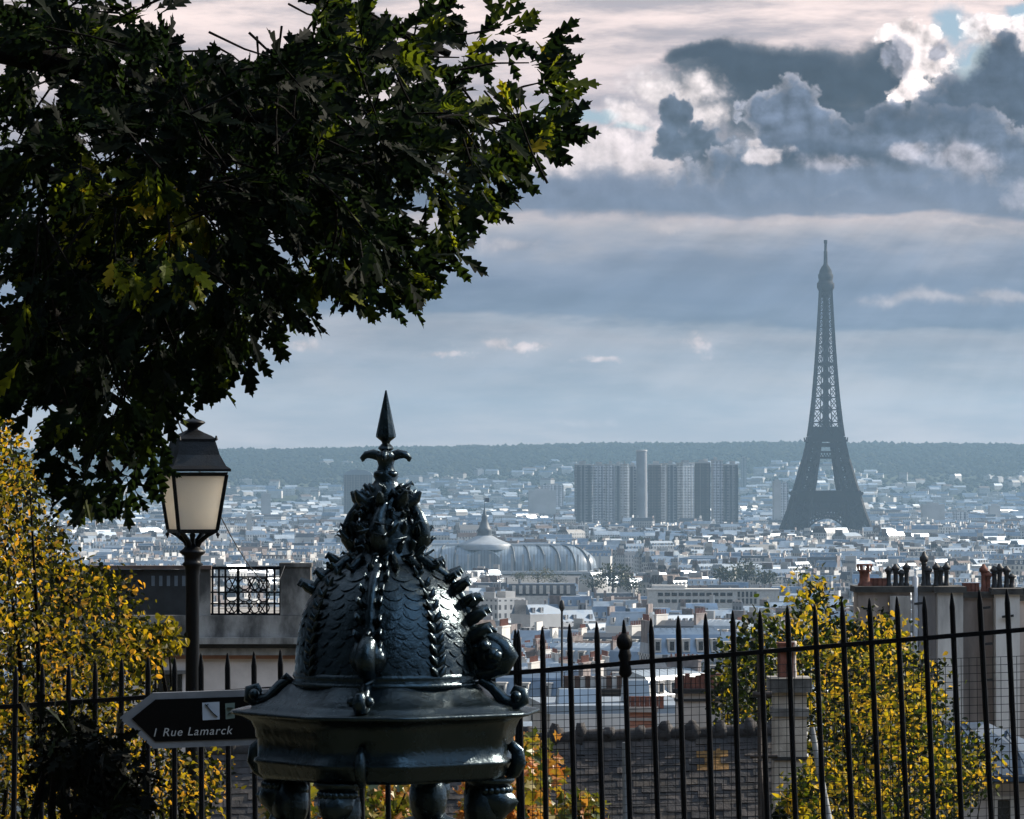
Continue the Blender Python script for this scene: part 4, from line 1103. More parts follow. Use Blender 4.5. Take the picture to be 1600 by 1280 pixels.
    for k in range(4):
        a = RIB[k] + R(-10) if k in (0, 2) else RIB[k] + R(-14); q = pol(a, r(172), 0)
        u = Vector((math.cos(a), math.sin(a), 0)); v = Vector((-math.sin(a), math.cos(a), 0))
        H = zt - zf
        # sections: height share, half width across, half depth, forward shift, fold depth
        sec = [(0, .115, .105, 0, .012), (.06, .12, .11, 0, .014), (.2, .105, .10, 0, .014), (.38, .10, .095, .0, .012), (.50, .105, .09, -.005, .008), (.58, .085, .075, 0, .005), (.64, .082, .075, 0, .004), (.72, .105, .082, .01, .003), (.775, .115, .07, 0, .002), (.80, .095, .055, 0, 0),
               (.818, .05, .045, 0, 0), (.842, .033, .035, .004, 0), (.862, .034, .040, .012, 0), (.885, .046, .055, .016, 0), (.915, .052, .062, .014, 0), (.945, .052, .060, .008, 0), (.968, .042, .05, 0, 0), (.985, .024, .03, -.005, 0), (1.0, .01, .012, 0, 0)]
        n = 28; vs = []
        for (t, wx, wd, sh, fo) in sec:
            for j in range(n):
                th = 2 * math.pi * j / n
                k_ = 1.0
                ex = fo * math.cos(9 * th + t * 9)
                face = 0.0
                if .862 < t < .95 and abs(th) < .01: face = {0.885: .004, .915: .013}.get(t, .003)
                if .862 < t < .95 and abs(abs(((th + math.pi) % (2 * math.pi)) - math.pi) - .225) < .02: face = -.004
                vs.append(Vector((q.x, q.y, zf + t * H)) + u * (math.cos(th) * (wd + ex) + sh + face) + v * (math.sin(th) * (wx + ex)))
        b = MB(); b.add(vs, [(i * n + j, i * n + (j + 1) % n, (i + 1) * n + (j + 1) % n, (i + 1) * n + j) for i in range(len(sec) - 1) for j in range(n)], 0, True)
        for sg in (-1, 1):   # upper arms hanging and folded at the waist
            sh = Vector((q.x, q.y, zf + .775 * H)) + v * (sg * .105); el = Vector((q.x, q.y, zf + .60 * H)) + v * (sg * .135) + u * .02; wr = Vector((q.x, q.y, zf + .585 * H)) + v * (sg * .03) + u * .10
            b.tube([sh, sh.lerp(el, .5), el, el.lerp(wr, .5), wr], [.036, .034, .030, .027, .018], 9)
        fig = b.build('caryatid', M_IRON, root)
        b = MB(); hc = Vector((q.x, q.y, zf + .93 * H))
        b.ball(hc - u * .045 + Vector((0, 0, .01)), (.034, .034, .03), 10, 7)
        for j in range(11):
            th = -1.5 + 3.0 * j / 10; b.ball(hc + Vector((0, 0, .022)) + v * (math.sin(th) * .05) + u * (math.cos(th) * .056 - .0), .013, 7, 5)
        b.build('hair', M_IRON, fig)
        b = MB(); b.ball(hc - u * .02 - Vector((0, 0, .03)), (.058, .064, .09), 14, 10); b.build('veil', M_IRON, fig)
        b = MB(); b.lathe([(r(38), z(1212)), (r(39), z(1216)), (r(34), z(1220)), (r(27), z(1226)), (r(24), z(1232))], (q.x, q.y, 0), 18); b.build('capital', M_IRON, root)
        b = MB(); b.lathe([(.10, -.02), (.12, .0), (.12, .03), (.10, .05)], (q.x, q.y, zf - .05), 12); b.build('plinth', M_IRON, root)
    b = MB(); b.lathe([(.50, zg), (.50, zg + .08), (.44, zg + .10), (.42, zg + .18), (.34, zg + .24), (.30, zg + .62), (.36, zg + .70), (.52, zg + .74), (.54, zg + .79), (.52, zg + .80), (.20, zg + .78)], C, NS, shape=sqd); b.build('pedestal', M_IRON, root)
    b = MB(); b.lathe([(.06, zg + .78), (.05, zg + .95), (.10, zg + 1.0), (.20, zg + 1.05), (.21, zg + 1.07), (.17, zg + 1.07)], C, 24); b.build('basin', M_IRON, root)
build_fountain()

# ------------------------------------------------------------------ railing
def build_railing():
    root = thing('railing', 'black iron railing of pointed bars climbing to the right', 'railing', (0, 19, gz(0, 19)))
    Yf = 19.0; S = F_PX / Yf
    def rail_y(x): return 1104 - .056 * x if x < 800 else 1059.2 - (x - 800) * .0895 + 0.0
    # the top rail: two straight runs meeting behind the fountain
    def ry(x): return 1105 - (x / 820.0) * 55 if x < 820 else 1050 - (x - 820) / 780.0 * 66
    xs = [25 - 42 * k for k in range(10, 0, -1)] + [25 + 41.3 * i for i in range(20)]
    xs += [805 + 42.3 * i + .02 * i * i for i in range(0, 34)]
    xs = [x for x in xs if x < 800] + [x for x in xs if x >= 803]
    zb = gz(0, Yf)
    tops = []
    rr = random.Random(2)
    for x in xs:
        lean = (x - 240) / 1360.0 * 2.9 + rr.uniform(-.35, .35)
        lean = R(lean)
        up = 62 if x < 500 else 68
        t = P(x, ry(x) - up + rr.uniform(-2, 2), Yf)
        d = Vector((math.sin(lean), 0, -math.cos(lean)))
        L = t.z - zb + .1
        bt = t + d * L
        b = MB(); w = .0135
        b.tube([t, t + d * .008, t + d * .045, t + d * .065, t + d * .08, bt], [.002, .005, w * .75, w * .92, w * .92, w * .92], 8, smooth=False)
        if abs(x - 966) < 22:
            kn = t + d * .10
            b.ball(kn, (.036, .036, .042), 12, 8); b.tube([kn + d * .03, kn + d * .06, kn + d * .09, kn + d * .14, kn + d * .155], [.022, .030, .022, .030, .018], 10)
        b.build('bar', M_FENCE, root)
        tops.append((x, d))
    for off, nm in ((0, 'top_rail'), (300, 'bottom_rail')):
        b = MB(); pts = [P(x, ry(x) + off, Yf) for x in (-420, -80, 200, 500, 820, 1000, 1200, 1400, 1680, 2300)]
        for p_, q_ in zip(pts, pts[1:]): b.beam(p_, q_ , .034, h=.02)
        b.build(nm, M_FENCE, root)
build_railing()

# ------------------------------------------------------------------ wire netting behind the railing
def build_netting():
    Yn = 19.9; b = MB()
    root = None
    zb = gz(0, Yn)
    M_WIRE = mat('dull_wire', (0.03, 0.032, 0.035), 0.5, metal=.5)
    def top(x): return 1052 - (x - 830) * .035
    x = 832.0; k = 0
    while x < 2250:
        a = P(x, top(x), Yn); w = .0027
        b.beam(a, (a.x + (.02 * (x - 830) / 800), Yn, zb), w); x += 12.4
    y = 0
    while y < 330:
        p = [P(q, top(q) + y, Yn) for q in (828, 1000, 1200, 1400, 1640, 2250)]
        for i in range(5): b.beam(p[i], p[i + 1], .0027)
        y += 12.4
    o = b.build('wire_netting', M_WIRE); tag(o, 'fine square wire netting stretched behind the railing bars', 'netting')
build_netting()

# ------------------------------------------------------------------ street lamp with a tapered square lantern
def build_lamp():
    Y0 = 27.0; S = F_PX / Y0; c = P(301, 740, Y0); cx, cy = c.x, Y0
    def z(y): return P(301, y, Y0).z
    def r(px): return px / S
    zg = gz(cx, cy)
    root = thing('street_lamp', 'black street lamp with a frosted tapered lantern by the yellow birch', 'street lamp', (cx, cy, zg))
    rz = R(20)
    def cor(h, zz, k):
        sx, sy = [(-1, -1), (1, -1), (1, 1), (-1, 1)][k]
        x, y = sx * h, sy * h
        return Vector((cx + x * math.cos(rz) - y * math.sin(rz), cy + x * math.sin(rz) + y * math.cos(rz), zz))
    def ring(b, levels, mi=0, cap=True):
        vs = [cor(h, zz, k) for h, zz in levels for k in range(4)]
        b.add(vs, [(i * 4 + k, i * 4 + (k + 1) % 4, (i + 1) * 4 + (k + 1) % 4, (i + 1) * 4 + k) for i in range(len(levels) - 1) for k in range(4)], mi)
        if cap: b.add(vs[:4], [(3, 2, 1, 0)], mi); b.add(vs[-4:], [(0, 1, 2, 3)], mi)
    f = 1 / (math.cos(rz) + math.sin(rz))
    b = MB(); b.lathe([(r(14), zg - .1), (r(14) * 1.7, zg), (r(14) * 1.7, zg + .25), (r(14) * 1.3, zg + .35), (r(14), zg + .5), (r(11.5), zg + 1.2), (r(10.6), z(900)), (r(12), z(893)), (r(12), z(886)), (r(17), z(882)), (r(13), z(878)), (r(13.5), z(869)), (r(20), z(864)), (r(20), z(861)), (r(15), z(858)), (r(9), z(850))], (cx, cy, 0), 20)
    b.build('post', M_LAMPIRON, root)
    b = MB()
    for k in range(4):
        q = cor(r(38) * f, z(829), k); m = Vector((cx, cy, 0))
        p0 = m + (Vector((q.x, q.y, 0)) - m) * .15 + Vector((0, 0, z(857))); p1 = m + (Vector((q.x, q.y, 0)) - m) * .32 + Vector((0, 0, z(846))); p2 = m + (Vector((q.x, q.y, 0)) - m) * .65 + Vector((0, 0, z(836)))
        b.tube([p0, p1, p2, q], [r(5), r(4), r(3.6), r(3.4)], 8)
    b.tube([(cx, cy, z(858)), (cx, cy, z(838))], r(4), 8); b.ball((cx, cy, z(837)), r(5), 8, 6)
    b.build('bracket', M_LAMPIRON, root)
    b = MB()
    h1, h2 = r(40) * f, r(55) * f
    ring(b, [(h1 * 1.02, z(833)), (h1 * 1.04, z(827))]); ring(b, [(h2 * 1.0, z(744)), (h2 * 1.04, z(738))])
    for k in range(4):
        b.beam(cor(h1, z(828), k), cor(h2, z(742), k), r(5.5)); p = cor(h1 * 1.02, z(833), k); b.ball(p - Vector((0, 0, r(2))), r(3.2), 6, 5); b.tube([p, p - Vector((0, 0, r(8)))], [r(2.4), r(.8)], 6)
    b.build('lantern_frame', M_LAMPIRON, root)
    mg = bpy.data.materials.new('frosted_pane'); mg.use_nodes = True; g = G(mg.node_tree); bs = g.n['Principled BSDF']
    tc = g.n.new('ShaderNodeTexCoord'); n = g.noise(tc.outputs['Object'], 5, 4)
    c = g.mix(g.sm(n, .3, .7), (0.96, 0.92, 0.86), (0.90, 0.88, 0.84)); g.put(bs.inputs['Base Color'], c); bs.inputs['Roughness'].default_value = .35
    tr = g.n.new('ShaderNodeBsdfTranslucent'); g.put(tr.inputs[0], c); ms = g.n.new('ShaderNodeMixShader'); ms.inputs[0].default_value = .85
    g.l.new(bs.outputs[0], ms.inputs[1]); g.l.new(tr.outputs[0], ms.inputs[2]); g.l.new(ms.outputs[0], g.n['Material Output'].inputs[0])
    for k in range(4):
        b = MB(); k2 = (k + 1) % 4; q = .955
        vs = [cor(h1 * q, z(828), k), cor(h1 * q, z(828), k2), cor(h2 * q, z(742), k2), cor(h2 * q, z(742), k)]
        inn = [v + (Vector((cx, cy, v.z)) - v) * .02 for v in vs]
        b.add(vs + inn, [(0, 1, 2, 3), (7, 6, 5, 4), (0, 4, 5, 1), (1, 5, 6, 2), (2, 6, 7, 3), (3, 7, 4, 0)]); b.build('pane', mg, root)
    b = MB(); ring(b, [(r(62) * f, z(737)), (r(62) * f, z(733)), (r(54) * f, z(728)), (r(44) * f, z(711)), (r(37) * f, z(690)), (r(36) * f, z(687))]); roof = b.build('lamp_roof', M_LAMPIRON, root)
    b = MB(); ring(b, [(r(39) * f, z(689)), (r(39) * f, z(686)), (r(30) * f, z(681)), (r(18) * f, z(676)), (r(10) * f, z(672))])
    for k in range(4): b.tube([cor(r(38) * f, z(688), k), cor(r(38) * f, z(681), k)], [r(3), r(1.2)], 6)
    b.lathe([(r(9), z(673)), (r(8), z(669)), (r(15), z(664)), (r(20), z(661)), (r(19), z(659)), (r(14), z(657)), (r(8), z(655)), (r(3), z(653))], (cx, cy, 0), 14); b.build('finial', M_LAMPIRON, roof)
    b = MB(); b.lathe([(r(14), z(741)), (r(14), z(746)), (r(9), z(752)), (r(4), z(755))], (cx, cy, 0), 12); b.build('lamp_holder', M_LAMPIRON, root)
build_lamp()

# ------------------------------------------------------------------ pointed street sign
def text_mesh(s, size, shear=0.0):
    cu = bpy.data.curves.new('lettering', 'FONT'); cu.body = s; cu.size = size; cu.shear = shear; cu.space_character = 1.12
    o = bpy.data.objects.new('lettering', cu); scene.collection.objects.link(o)
    dg = bpy.context.evaluated_depsgraph_get(); dg.update()
    me = bpy.data.meshes.new_from_object(o.evaluated_get(dg)); vs = [v.co.copy() for v in me.vertices]; fs = [list(p.vertices) for p in me.polygons]
    bpy.data.objects.remove(o); bpy.data.curves.remove(cu); bpy.data.meshes.remove(me)
    return vs, fs
def build_sign():
    Y0 = 14.6; S = F_PX / Y0
    pp = P(545, 1120, Y0); zg = gz(pp.x, Y0)
    root = thing('direction_sign', 'dark arrow shaped street name sign pointing left past the lamp post', 'sign', (pp.x, Y0, zg))
    def pt(x, y, dy=0.0): v = P(x, y, Y0); return Vector((v.x, Y0 + dy, v.z))
    M_PANEL = mat('brown_black_sign_face', (0.0025, 0.002, 0.002), .55, var=.5, scale=12, spec=.12); M_EDGE = mat('grey_sign_border', (0.20, 0.21, 0.23), .45, var=.3, scale=8); M_LET = mat('white_lettering', (0.42, 0.42, 0.42), .5, var=.1)
    out = [(186, 1122), (238, 1083), (560, 1072), (560, 1158), (240, 1170)]
    inn = [(206, 1123), (243, 1093), (552, 1083), (552, 1149), (243, 1159)]
    def slab(poly, y0, y1, name, m):
        b = MB(); k = len(poly); a = [pt(x, y, y0) for x, y in poly] + [pt(x, y, y1) for x, y in poly]
        b.add(a, [tuple(range(k - 1, -1, -1)), tuple(range(k, 2 * k))] + [(i, (i + 1) % k, k + (i + 1) % k, k + i) for i in range(k)]); return b.build(name, m, root)
    slab(out, 0, .03, 'border', M_EDGE); slab(inn, -.004, .0, 'panel', M_PANEL)
    vs, fs = text_mesh('1 Rue Lamarck', .052, .25)
    w = max(v.x for v in vs); tgt = (364 - 237) / S; sc = tgt / w; ang = R(1.9)
    o = pt(237, 1151, -.007); b = MB()
    b.add([Vector((o.x + (v.x * math.cos(ang) - v.y * math.sin(ang)) * sc, o.y, o.z + (v.x * math.sin(ang) + v.y * math.cos(ang)) * sc)) for v in vs], fs); b.build('lettering', M_LET, root)
    b = MB(); q = [pt(x, y, -.006) for x, y in ((316, 1098), (343, 1096.5), (343.5, 1124), (317, 1125.5))]; b.add(q, [(3, 2, 1, 0)])
    pic = b.build('pictogram', mat('pale_blue_pictogram', (0.40, 0.45, 0.52), .4, var=.2), root)
    b = MB()
    for a_, c_, w_ in (((321, 1100), (333, 1114), 2.4), ((331, 1112), (340, 1120), 4.5), ((322, 1103), (326, 1100), 4)): b.beam(pt(*a_, -.009), pt(*c_, -.009), w_ / S, h=.002)
    b.build('pictogram_figure', M_PANEL, pic)
    b = MB(); q = [pt(x, y, -.006) for x, y in ((352, 1099), (367, 1098), (367, 1122), (353, 1124))]; b.add(q, [(3, 2, 1, 0)]); s2 = b.build('pictogram', mat('grey_green_pictogram', (0.14, 0.19, 0.17), .4, var=.3), root)
    b = MB(); b.beam(pt(355, 1106, -.009), pt(364, 1106, -.009), 6 / S, h=.002); b.beam(pt(356, 1116, -.009), pt(365, 1112, -.009), 3 / S, h=.002); b.build('pictogram_figure', M_PANEL, s2)
    b = MB(); b.tube([(pp.x, Y0 + .06, zg), (pp.x, Y0 + .06, pt(0, 1060).z)], .030, 10); b.build('post', M_FENCE, root)
    b = MB(); 
    for y in (1090, 1145): v = pt(545, y); b.box((pp.x, Y0 + .045, v.z), (.10, .06, .03))
    b.build('clamp', M_FENCE, root)
build_sign()
# ------------------------------------------------------------------ terrace house with an iron grille, behind the lamp
def build_terrace():
    Y0 = 80.0; S = F_PX / Y0
    def X(px): return P(px, 900, Y0).x
    def Z(py): return P(400, py, Y0).z
    zg = gz(X(300), Y0)
    root = thing('terrace_house', 'stained grey stone house front with a roof terrace behind the street lamp', 'house', (X(300), Y0, zg))
    dep = 5.0
    def blk(b, x1, x2, y1, y2, yo=0.0, d=.4, mi=0):
        b.box(((X(x1) + X(x2)) / 2, Y0 + yo + d / 2, (Z(y1) + Z(y2)) / 2), (X(x2) - X(x1), d, abs(Z(y1) - Z(y2))), 0, mi)
    b = MB(); blk(b, 60, 486, 1026, 1600, .15, dep); b.build('wall', mat('pink_grey_render', (0.80, 0.70, 0.65), .9, var=.25, scale=.9, bump=.2), root)
    b = MB(); blk(b, 55, 490, 962, 1024, 0, dep + .3)
    blk(b, 55, 492, 996, 1006, -.16, .14); b.build('parapet', M_STONE, root)
    b = MB(); blk(b, 60, 490, 1006.2, 1013, -.02, .03); b.build('soot_line', M_SOOT, root)
    b = MB(); blk(b, 438, 485, 882, 961.5, .03, .5); blk(b, 436, 487, 880, 886, .0, .56); b.build('pier', M_STONE, root)
    b = MB(); blk(b, 311, 328, 888, 961.5, .05, .4); b.build('pier', M_STONE, root)
    b = MB(); blk(b, 60, 292, 890, 961.5, .1, .08); blk(b, 294, 310, 892, 961.5, .1, .08, 0)
    for i in range(5): blk(b, 236 + i * 12, 241 + i * 12, 900, 916, .085, .015, 1)
    b.build('screen', [mat('dark_terrace_screen', (0.022, 0.025, 0.03), .7, var=.5, scale=2.5), M_ZINC], root)
    b = MB(); blk(b, 60, 330, 884, 889.5, .0, .25); b.build('coping', mat('rusty_coping', (0.13, 0.085, 0.07), .8, var=.4, scale=3), root)
    b = MB(); blk(b, 108, 142, 891, 901, .02, .06); b.build('zinc_strip', M_ZINC, root)
    g = MB(); t = 3.2 / S
    def pt(x, y): return Vector((X(x), Y0 + .2, Z(y)))
    g.beam(pt(326, 888), pt(440, 888), 5 / S); g.beam(pt(328, 961), pt(440, 961), 4 / S)
    for x in (331, 341, 351, 371, 416, 428, 437): g.beam(pt(x, 888), pt(x, 961), (4.5 if x == 371 else t * 72 / S if False else 3) / S)
    for y in (902, 926, 944): g.beam(pt(328, y), pt(438, y), 2.4 / S)
    for cx_, cy_, rr_ in [(x_, y_, 9) for x_ in (361, 381, 396, 411) for y_ in (913, 932, 950)]:
        g.tube([pt(cx_ + rr_ * math.cos(a * math.pi / 5), cy_ + rr_ * math.sin(a * math.pi / 5)) for a in range(11)], 1.1 / S, 5, cap=False)
    for x in (356, 386, 404):
        g.beam(pt(x, 902), pt(x + 12, 926), 2 / S); g.beam(pt(x + 12, 902), pt(x, 926), 2 / S); g.beam(pt(x, 944), pt(x + 10, 960), 1.8 / S); g.beam(pt(x + 10, 944), pt(x, 960), 1.8 / S)
    g.build('iron_grille', M_FENCE, root)
    b = MB(); blk(b, 246, 284, 1054, 1120, .10, .06); w = b.build('window', M_DARKGLASS, root); b = MB(); blk(b, 240, 290, 1048, 1053.5, .03, .2); b.build('lintel', M_STONE, w)
    for y in (1026.2,):
        b = MB(); blk(b, 60, 486, 1024.5, 1030, .08, .10); b.build('rust_band', mat('rust_band', (0.40, 0.20, 0.13), .9, var=.3, scale=2), root)
build_terrace()

# ------------------------------------------------------------------ tiled roof below the railing
def build_tiled_roof():
    Y0 = 46.0; S = F_PX / Y0
    a, c = P(318, 1172, Y0), P(1232, 1140, Y0)
    zr0, zr1 = a.z, c.z; zg = gz(0, Y0)
    root = thing('tiled_house', 'low house under a dark flat tiled roof with a ragged ridge below the railing', 'house', ((a.x + c.x) / 2, Y0, zg))
    M_TILE = [mat('dark_tile_%d' % i, q, .85, var=.5, scale=6, bump=.4) for i, q in enumerate([(0.038, 0.033, 0.033), (0.056, 0.046, 0.042), (0.027, 0.026, 0.028), (0.080, 0.064, 0.052), (0.26, 0.13, 0.03)])]
    rr = random.Random(31); b = MB(); tw, th = .17, .098
    pit = R(42); L = c.x - a.x; n = int(L / tw)
    def ridge(x): return zr0 + (zr1 - zr0) * (x - a.x) / L
    for row in range(34):
        for i in range(n):
            x = a.x + (i + .5 * (row % 2)) * tw
            s0 = row * th; s1 = s0 + th * 1.9
            z0 = ridge(x) - s0 * math.sin(pit); y0 = Y0 - s0 * math.cos(pit)
            z1 = ridge(x) - s1 * math.sin(pit); y1 = Y0 - s1 * math.cos(pit)
            li = rr.uniform(.012, .022); nx, ny, nz = 0, -math.sin(pit), math.cos(pit); sk = rr.uniform(-.003, .003); g_ = .002
            def off(x_, y_, z_, h): return (x_, y_ + ny * h, z_ + nz * h)
            x1, x2 = x + g_, x + tw - g_
            vs = [off(x1, y0, z0, .004), off(x2, y0, z0, .004), off(x2, y1, z1 + sk, li), off(x1, y1, z1 - sk, li), off(x2, y1, z1 + sk, li - .014), off(x1, y1, z1 - sk, li - .014)]
            px_ = 800 + x * S
            mi = rr.choices((0, 1, 2, 3), (5, 4, 4, 1))[0]
            if 1085 < px_ < 1112 and 2 <= row <= 4: mi = 4
            b.add(vs, [(0, 1, 2, 3), (3, 2, 4, 5), (1, 4, 2), (0, 3, 5)], mi)
    hb = 34 * th
    b.add([(a.x, Y0, zr0 - .03), (c.x, Y0, zr1 - .03), (c.x, Y0 - hb * math.cos(pit), zr1 - .03 - hb * math.sin(pit)), (a.x, Y0 - hb * math.cos(pit), zr0 - .03 - hb * math.sin(pit))], [(3, 2, 1, 0)], 2)
    b.add([(a.x, Y0 + 2.5, zr0 - 2.3), (c.x, Y0 + 2.5, zr1 - 2.3), (c.x, Y0, zr1 - .03), (a.x, Y0, zr0 - .03)], [(3, 2, 1, 0)], 2)
    roof = b.build('roof', M_TILE, root)
    b = MB(); x = a.x
    while x < c.x - .2:
        w = rr.uniform(.26, .34); lift = rr.uniform(0, .03)
        pts = [(x, Y0, ridge(x) - .035 + lift), (x + w * .5, Y0, ridge(x + w * .5) - .03 + lift), (x + w, Y0, ridge(x + w) - .035 + lift * .6)]
        b.tube(pts, [.075, .08, .09 + rr.uniform(0, .03)], 9)
        b.ball((x + w * .95, Y0, ridge(x + w) + .01), (rr.uniform(.07, .12), .11, rr.uniform(.08, .14)), 8, 6, jit=.25, rr=rr)
        x += w * .97
    b.build('ridge_tiles', M_TILE[0], roof)
    b = MB(); hz = hb * math.sin(pit)
    zt = zr0 - hz - .05
    b.box(((a.x + c.x) / 2, Y0 + .1, (zg + zt) / 2), (L - .3, 4.2, zt - zg)); b.build('wall', M_STONE, root)
build_tiled_roof()

# ------------------------------------------------------------------ chimneys
def pots(parent, xs, Y, z0, hs, rad, m, cowl=None, rr=random.Random(8)):
    for i, (x, h) in enumerate(zip(xs, hs)):
        b = MB(); k = rad
        if cowl == 'square': b.box((x, Y, z0 + h / 2 - .03), (k * 2, k * 2, h + .06), R(10)); b.box((x, Y, z0 + h), (k * 2.3, k * 2.3, h * .06), R(10))
        else:
            b.lathe([(k * 1.1, z0 - .04), (k * 1.1, z0 + .06), (k * .85, z0 + .1), (k * .8, z0 + h * .85), (k * 1.0, z0 + h * .9), (k * 1.0, z0 + h), (k * .7, z0 + h)], (x, Y, 0), 12)
            if cowl == 'hood': b.lathe([(k * .9, z0 + h * .98), (k * 1.5, z0 + h * 1.05), (k * 1.5, z0 + h * 1.2), (k * .9, z0 + h * 1.28), (k * .4, z0 + h * 1.42)], (x, Y, 0), 10)
            if cowl == 'crown':
                for j in range(6): a = j * math.pi / 3; b.beam((x + k * math.cos(a), Y + k * math.sin(a), z0 + h * .95), (x + k * 1.1 * math.cos(a), Y + k * 1.1 * math.sin(a), z0 + h * 1.3), k * .35)
                b.lathe([(k * 1.2, z0 + h * 1.28), (k * 1.2, z0 + h * 1.36)], (x, Y, 0), 10)
        b.build('chimney_pot', m, parent)
def build_right_stacks():
    Y0 = 110.0; S = F_PX / Y0
    def X(px): return P(px, 1000, Y0).x
    def Z(py): return P(1450, py, Y0).z
    zg = gz(X(1470), Y0)
    root = thing('chimney_gable', 'tall rendered gable wall carrying a row of sooty chimney stacks', 'chimney wall', (X(1470), Y0, zg))
    MW = [mat('stack_pink_render', (0.62, 0.51, 0.45), .9, var=.62, scale=.9, bump=.3, detail=8, streak=.22, col2=None), mat('stack_grey_render', (0.42, 0.42, 0.45), .9, var=.62, scale=.8, bump=.3, detail=8, streak=.22, col2=None), mat('stack_pale_render', (0.74, 0.70, 0.66), .9, var=.62, scale=.9, bump=.3, detail=8, streak=.22, col2=None), mat('stack_brown_render', (0.50, 0.42, 0.38), .9, var=.62, scale=.8, bump=.3, detail=8, streak=.22, col2=None)]
    M_CAP = mat('soot_stained_cap', (0.07, 0.065, 0.06), .9, var=.5, scale=3)
    def stack(x1, x2, yt, yb, yo, d, m, cap=True, rz=0):
        b = MB(); b.box(((X(x1) + X(x2)) / 2, Y0 + yo, (Z(yt) + Z(yb)) / 2), (X(x2) - X(x1), d, Z(yt) - Z(yb)), rz); s = b.build('stack', m, root)
        if cap:
            b = MB(); b.box(((X(x1) + X(x2)) / 2, Y0 + yo, Z(yt) + .05), (X(x2) - X(x1) + .16, d + .16, .15), rz); b.build('cap', M_CAP, s)
        return s
    base = MB(); base.box(((X(1332) + X(1640)) / 2, Y0 + 2.2, (Z(1090) + zg) / 2), (X(1640) - X(1332), 3, Z(1090) - zg)); base.build('wall', MW[1], root)
    s1 = stack(1337, 1419, 923, 1290, 0, 1.4, MW[0]); b = MB(); b.box(((X(1385) + X(1419)) / 2, Y0 - .74, (Z(930) + Z(1290)) / 2), (X(1417) - X(1386), .08, Z(930) - Z(1290))); b.build('render_patch', MW[2], s1)
    s2 = stack(1432, 1459, 923, 1290, .25, 1.6, MW[1]); s3 = stack(1459.5, 1499, 923, 1290, -.1, 1.7, MW[2]); s4 = stack(1503, 1549, 932, 1290, .3, 1.3, MW[3]); s5 = stack(1550, 1587, 926, 1290, -.1, 1.6, MW[2]); s6 = stack(1587.5, 1640, 937, 1290, .4, 1.3, MW[0])
    zc = Z(922)
    pots(s1, [X(1350)], Y0 - .2, zc + .1, [.42], .16, M_TERRA, 'crown'); pots(s1, [X(1360 + 7 * i) for i in range(4)], Y0 - .1, zc + .1, [.2] * 4, .055, M_TERRA, 'square')
    pots(s1, [X(1388), X(1399), X(1408), X(1416)], Y0 - .1, zc + .1, [.36, .40, .30, .42], .07, M_SOOT, 'hood')
    pots(s2, [X(1444), X(1450)], Y0, zc + .1, [.62, .36], .075, M_SOOT, 'hood'); pots(s3, [X(1463), X(1470), X(1479)], Y0, zc + .1, [.42, .36, .42], .07, M_SOOT, 'hood')
    zc = Z(931); pots(s4, [X(1507 + 6.5 * i) for i in range(4)], Y0, zc + .1, [.22] * 4, .05, M_TERRA, 'square'); pots(s4, [X(1537), X(1544)], Y0, zc + .1, [.5, .38], .075, M_TERRA, 'hood')
    zc = Z(925); pots(s5, [X(1554), X(1562), X(1573), X(1581)], Y0, zc + .1, [.4, .44, .40, .26], .075, M_SOOT, 'hood'); zc = Z(936); pots(s6, [X(1592), X(1600), X(1610)], Y0, zc + .1, [.2, .18, .2], .08, M_SOOT)
    # iron ties
    for x, y in ((1380, 956), (1432, 941), (1532, 948), (1535, 1004), (1535, 1060), (1568, 961)):
        b = MB(); b.beam((X(x - 9), Y0 - .98, Z(y + 1)), (X(x + 9), Y0 - .98, Z(y - 1)), .06); b.beam((X(x), Y0 - .98, Z(y)), (X(x), Y0 - .3, Z(y)), .04); b.build('iron_tie', M_SOOT, root)
    # white mast between the stacks
    p = MB(); x = X(1426.5); p.tube([(x, Y0 - .6, Z(1170)), (x, Y0 - .6, Z(903)), (x, Y0 - .6, Z(899))], [.075, .075, .05], 10); o = p.build('white_flue', mat('white_flue_paint', (0.62, 0.63, 0.66), .5, var=.15)); tag(o, 'tall white flue pipe rising between two sooty chimney stacks', 'flue pipe')
    # lean-to with a blue zinc roof and a window, right
    Y1 = 96.0; S1 = F_PX / Y1
    def Q(px, py, y=Y1): return P(px, py, y)
    zg = gz(Q(1540, 1200).x, Y1)
    root = thing('zinc_roofed_house', 'small white house under a blue seamed zinc roof at the right edge', 'house', (Q(1540, 1200).x, Y1, zg))
    a, b_, c, d = Q(1462, 1131, 103), Q(1540, 1128, 103), Q(1660, 1213), Q(1440, 1213)
    e = Q(1690, 1195, 103)
    MZ = mat('blue_zinc', (0.030, 0.060, 0.105), .6, metal=.0, var=.35, scale=1.5)
    m = MB(); th = Vector((0, 0, -.12)); vs = [a, b_, e, c, d]; vs = vs + [v + th for v in vs]
    m.add(vs, [(0, 4, 3, 2, 1), (5, 6, 7, 8, 9), (0, 5, 9, 4), (4, 9, 8, 3), (3, 8, 7, 2), (2, 7, 6, 1), (1, 6, 5, 0)])
    for i in range(8):
        t = i / 7.0; top = a.lerp(b_, t * .999) if t < .6 else b_.lerp(e, (t - .6) / .4 * .8); bot = d.lerp(c, min(1, t * .75 + .24)); m.beam(top + Vector((0, 0, .03)), bot + Vector((0, -.02, .03)), .05)
    roof = m.build('roof', MZ, root)
    m = MB(); w1, w2 = Q(1452, 1220), Q(1650, 1220); m.box(((w1.x + w2.x) / 2, Y1 + 3.2, (w1.z + zg) / 2), (w2.x - w1.x, 5.4, w1.z - zg)); m.build('wall', mat('white_pink_render', (0.46, 0.43, 0.42), .9, var=.2, scale=.8), root)
    m = MB(); m.box(((w1.x + w2.x) / 2, Y1 + .42, w1.z - .02), (w2.x - w1.x, .16, .1)); m.build('gutter', M_SOOT, root)
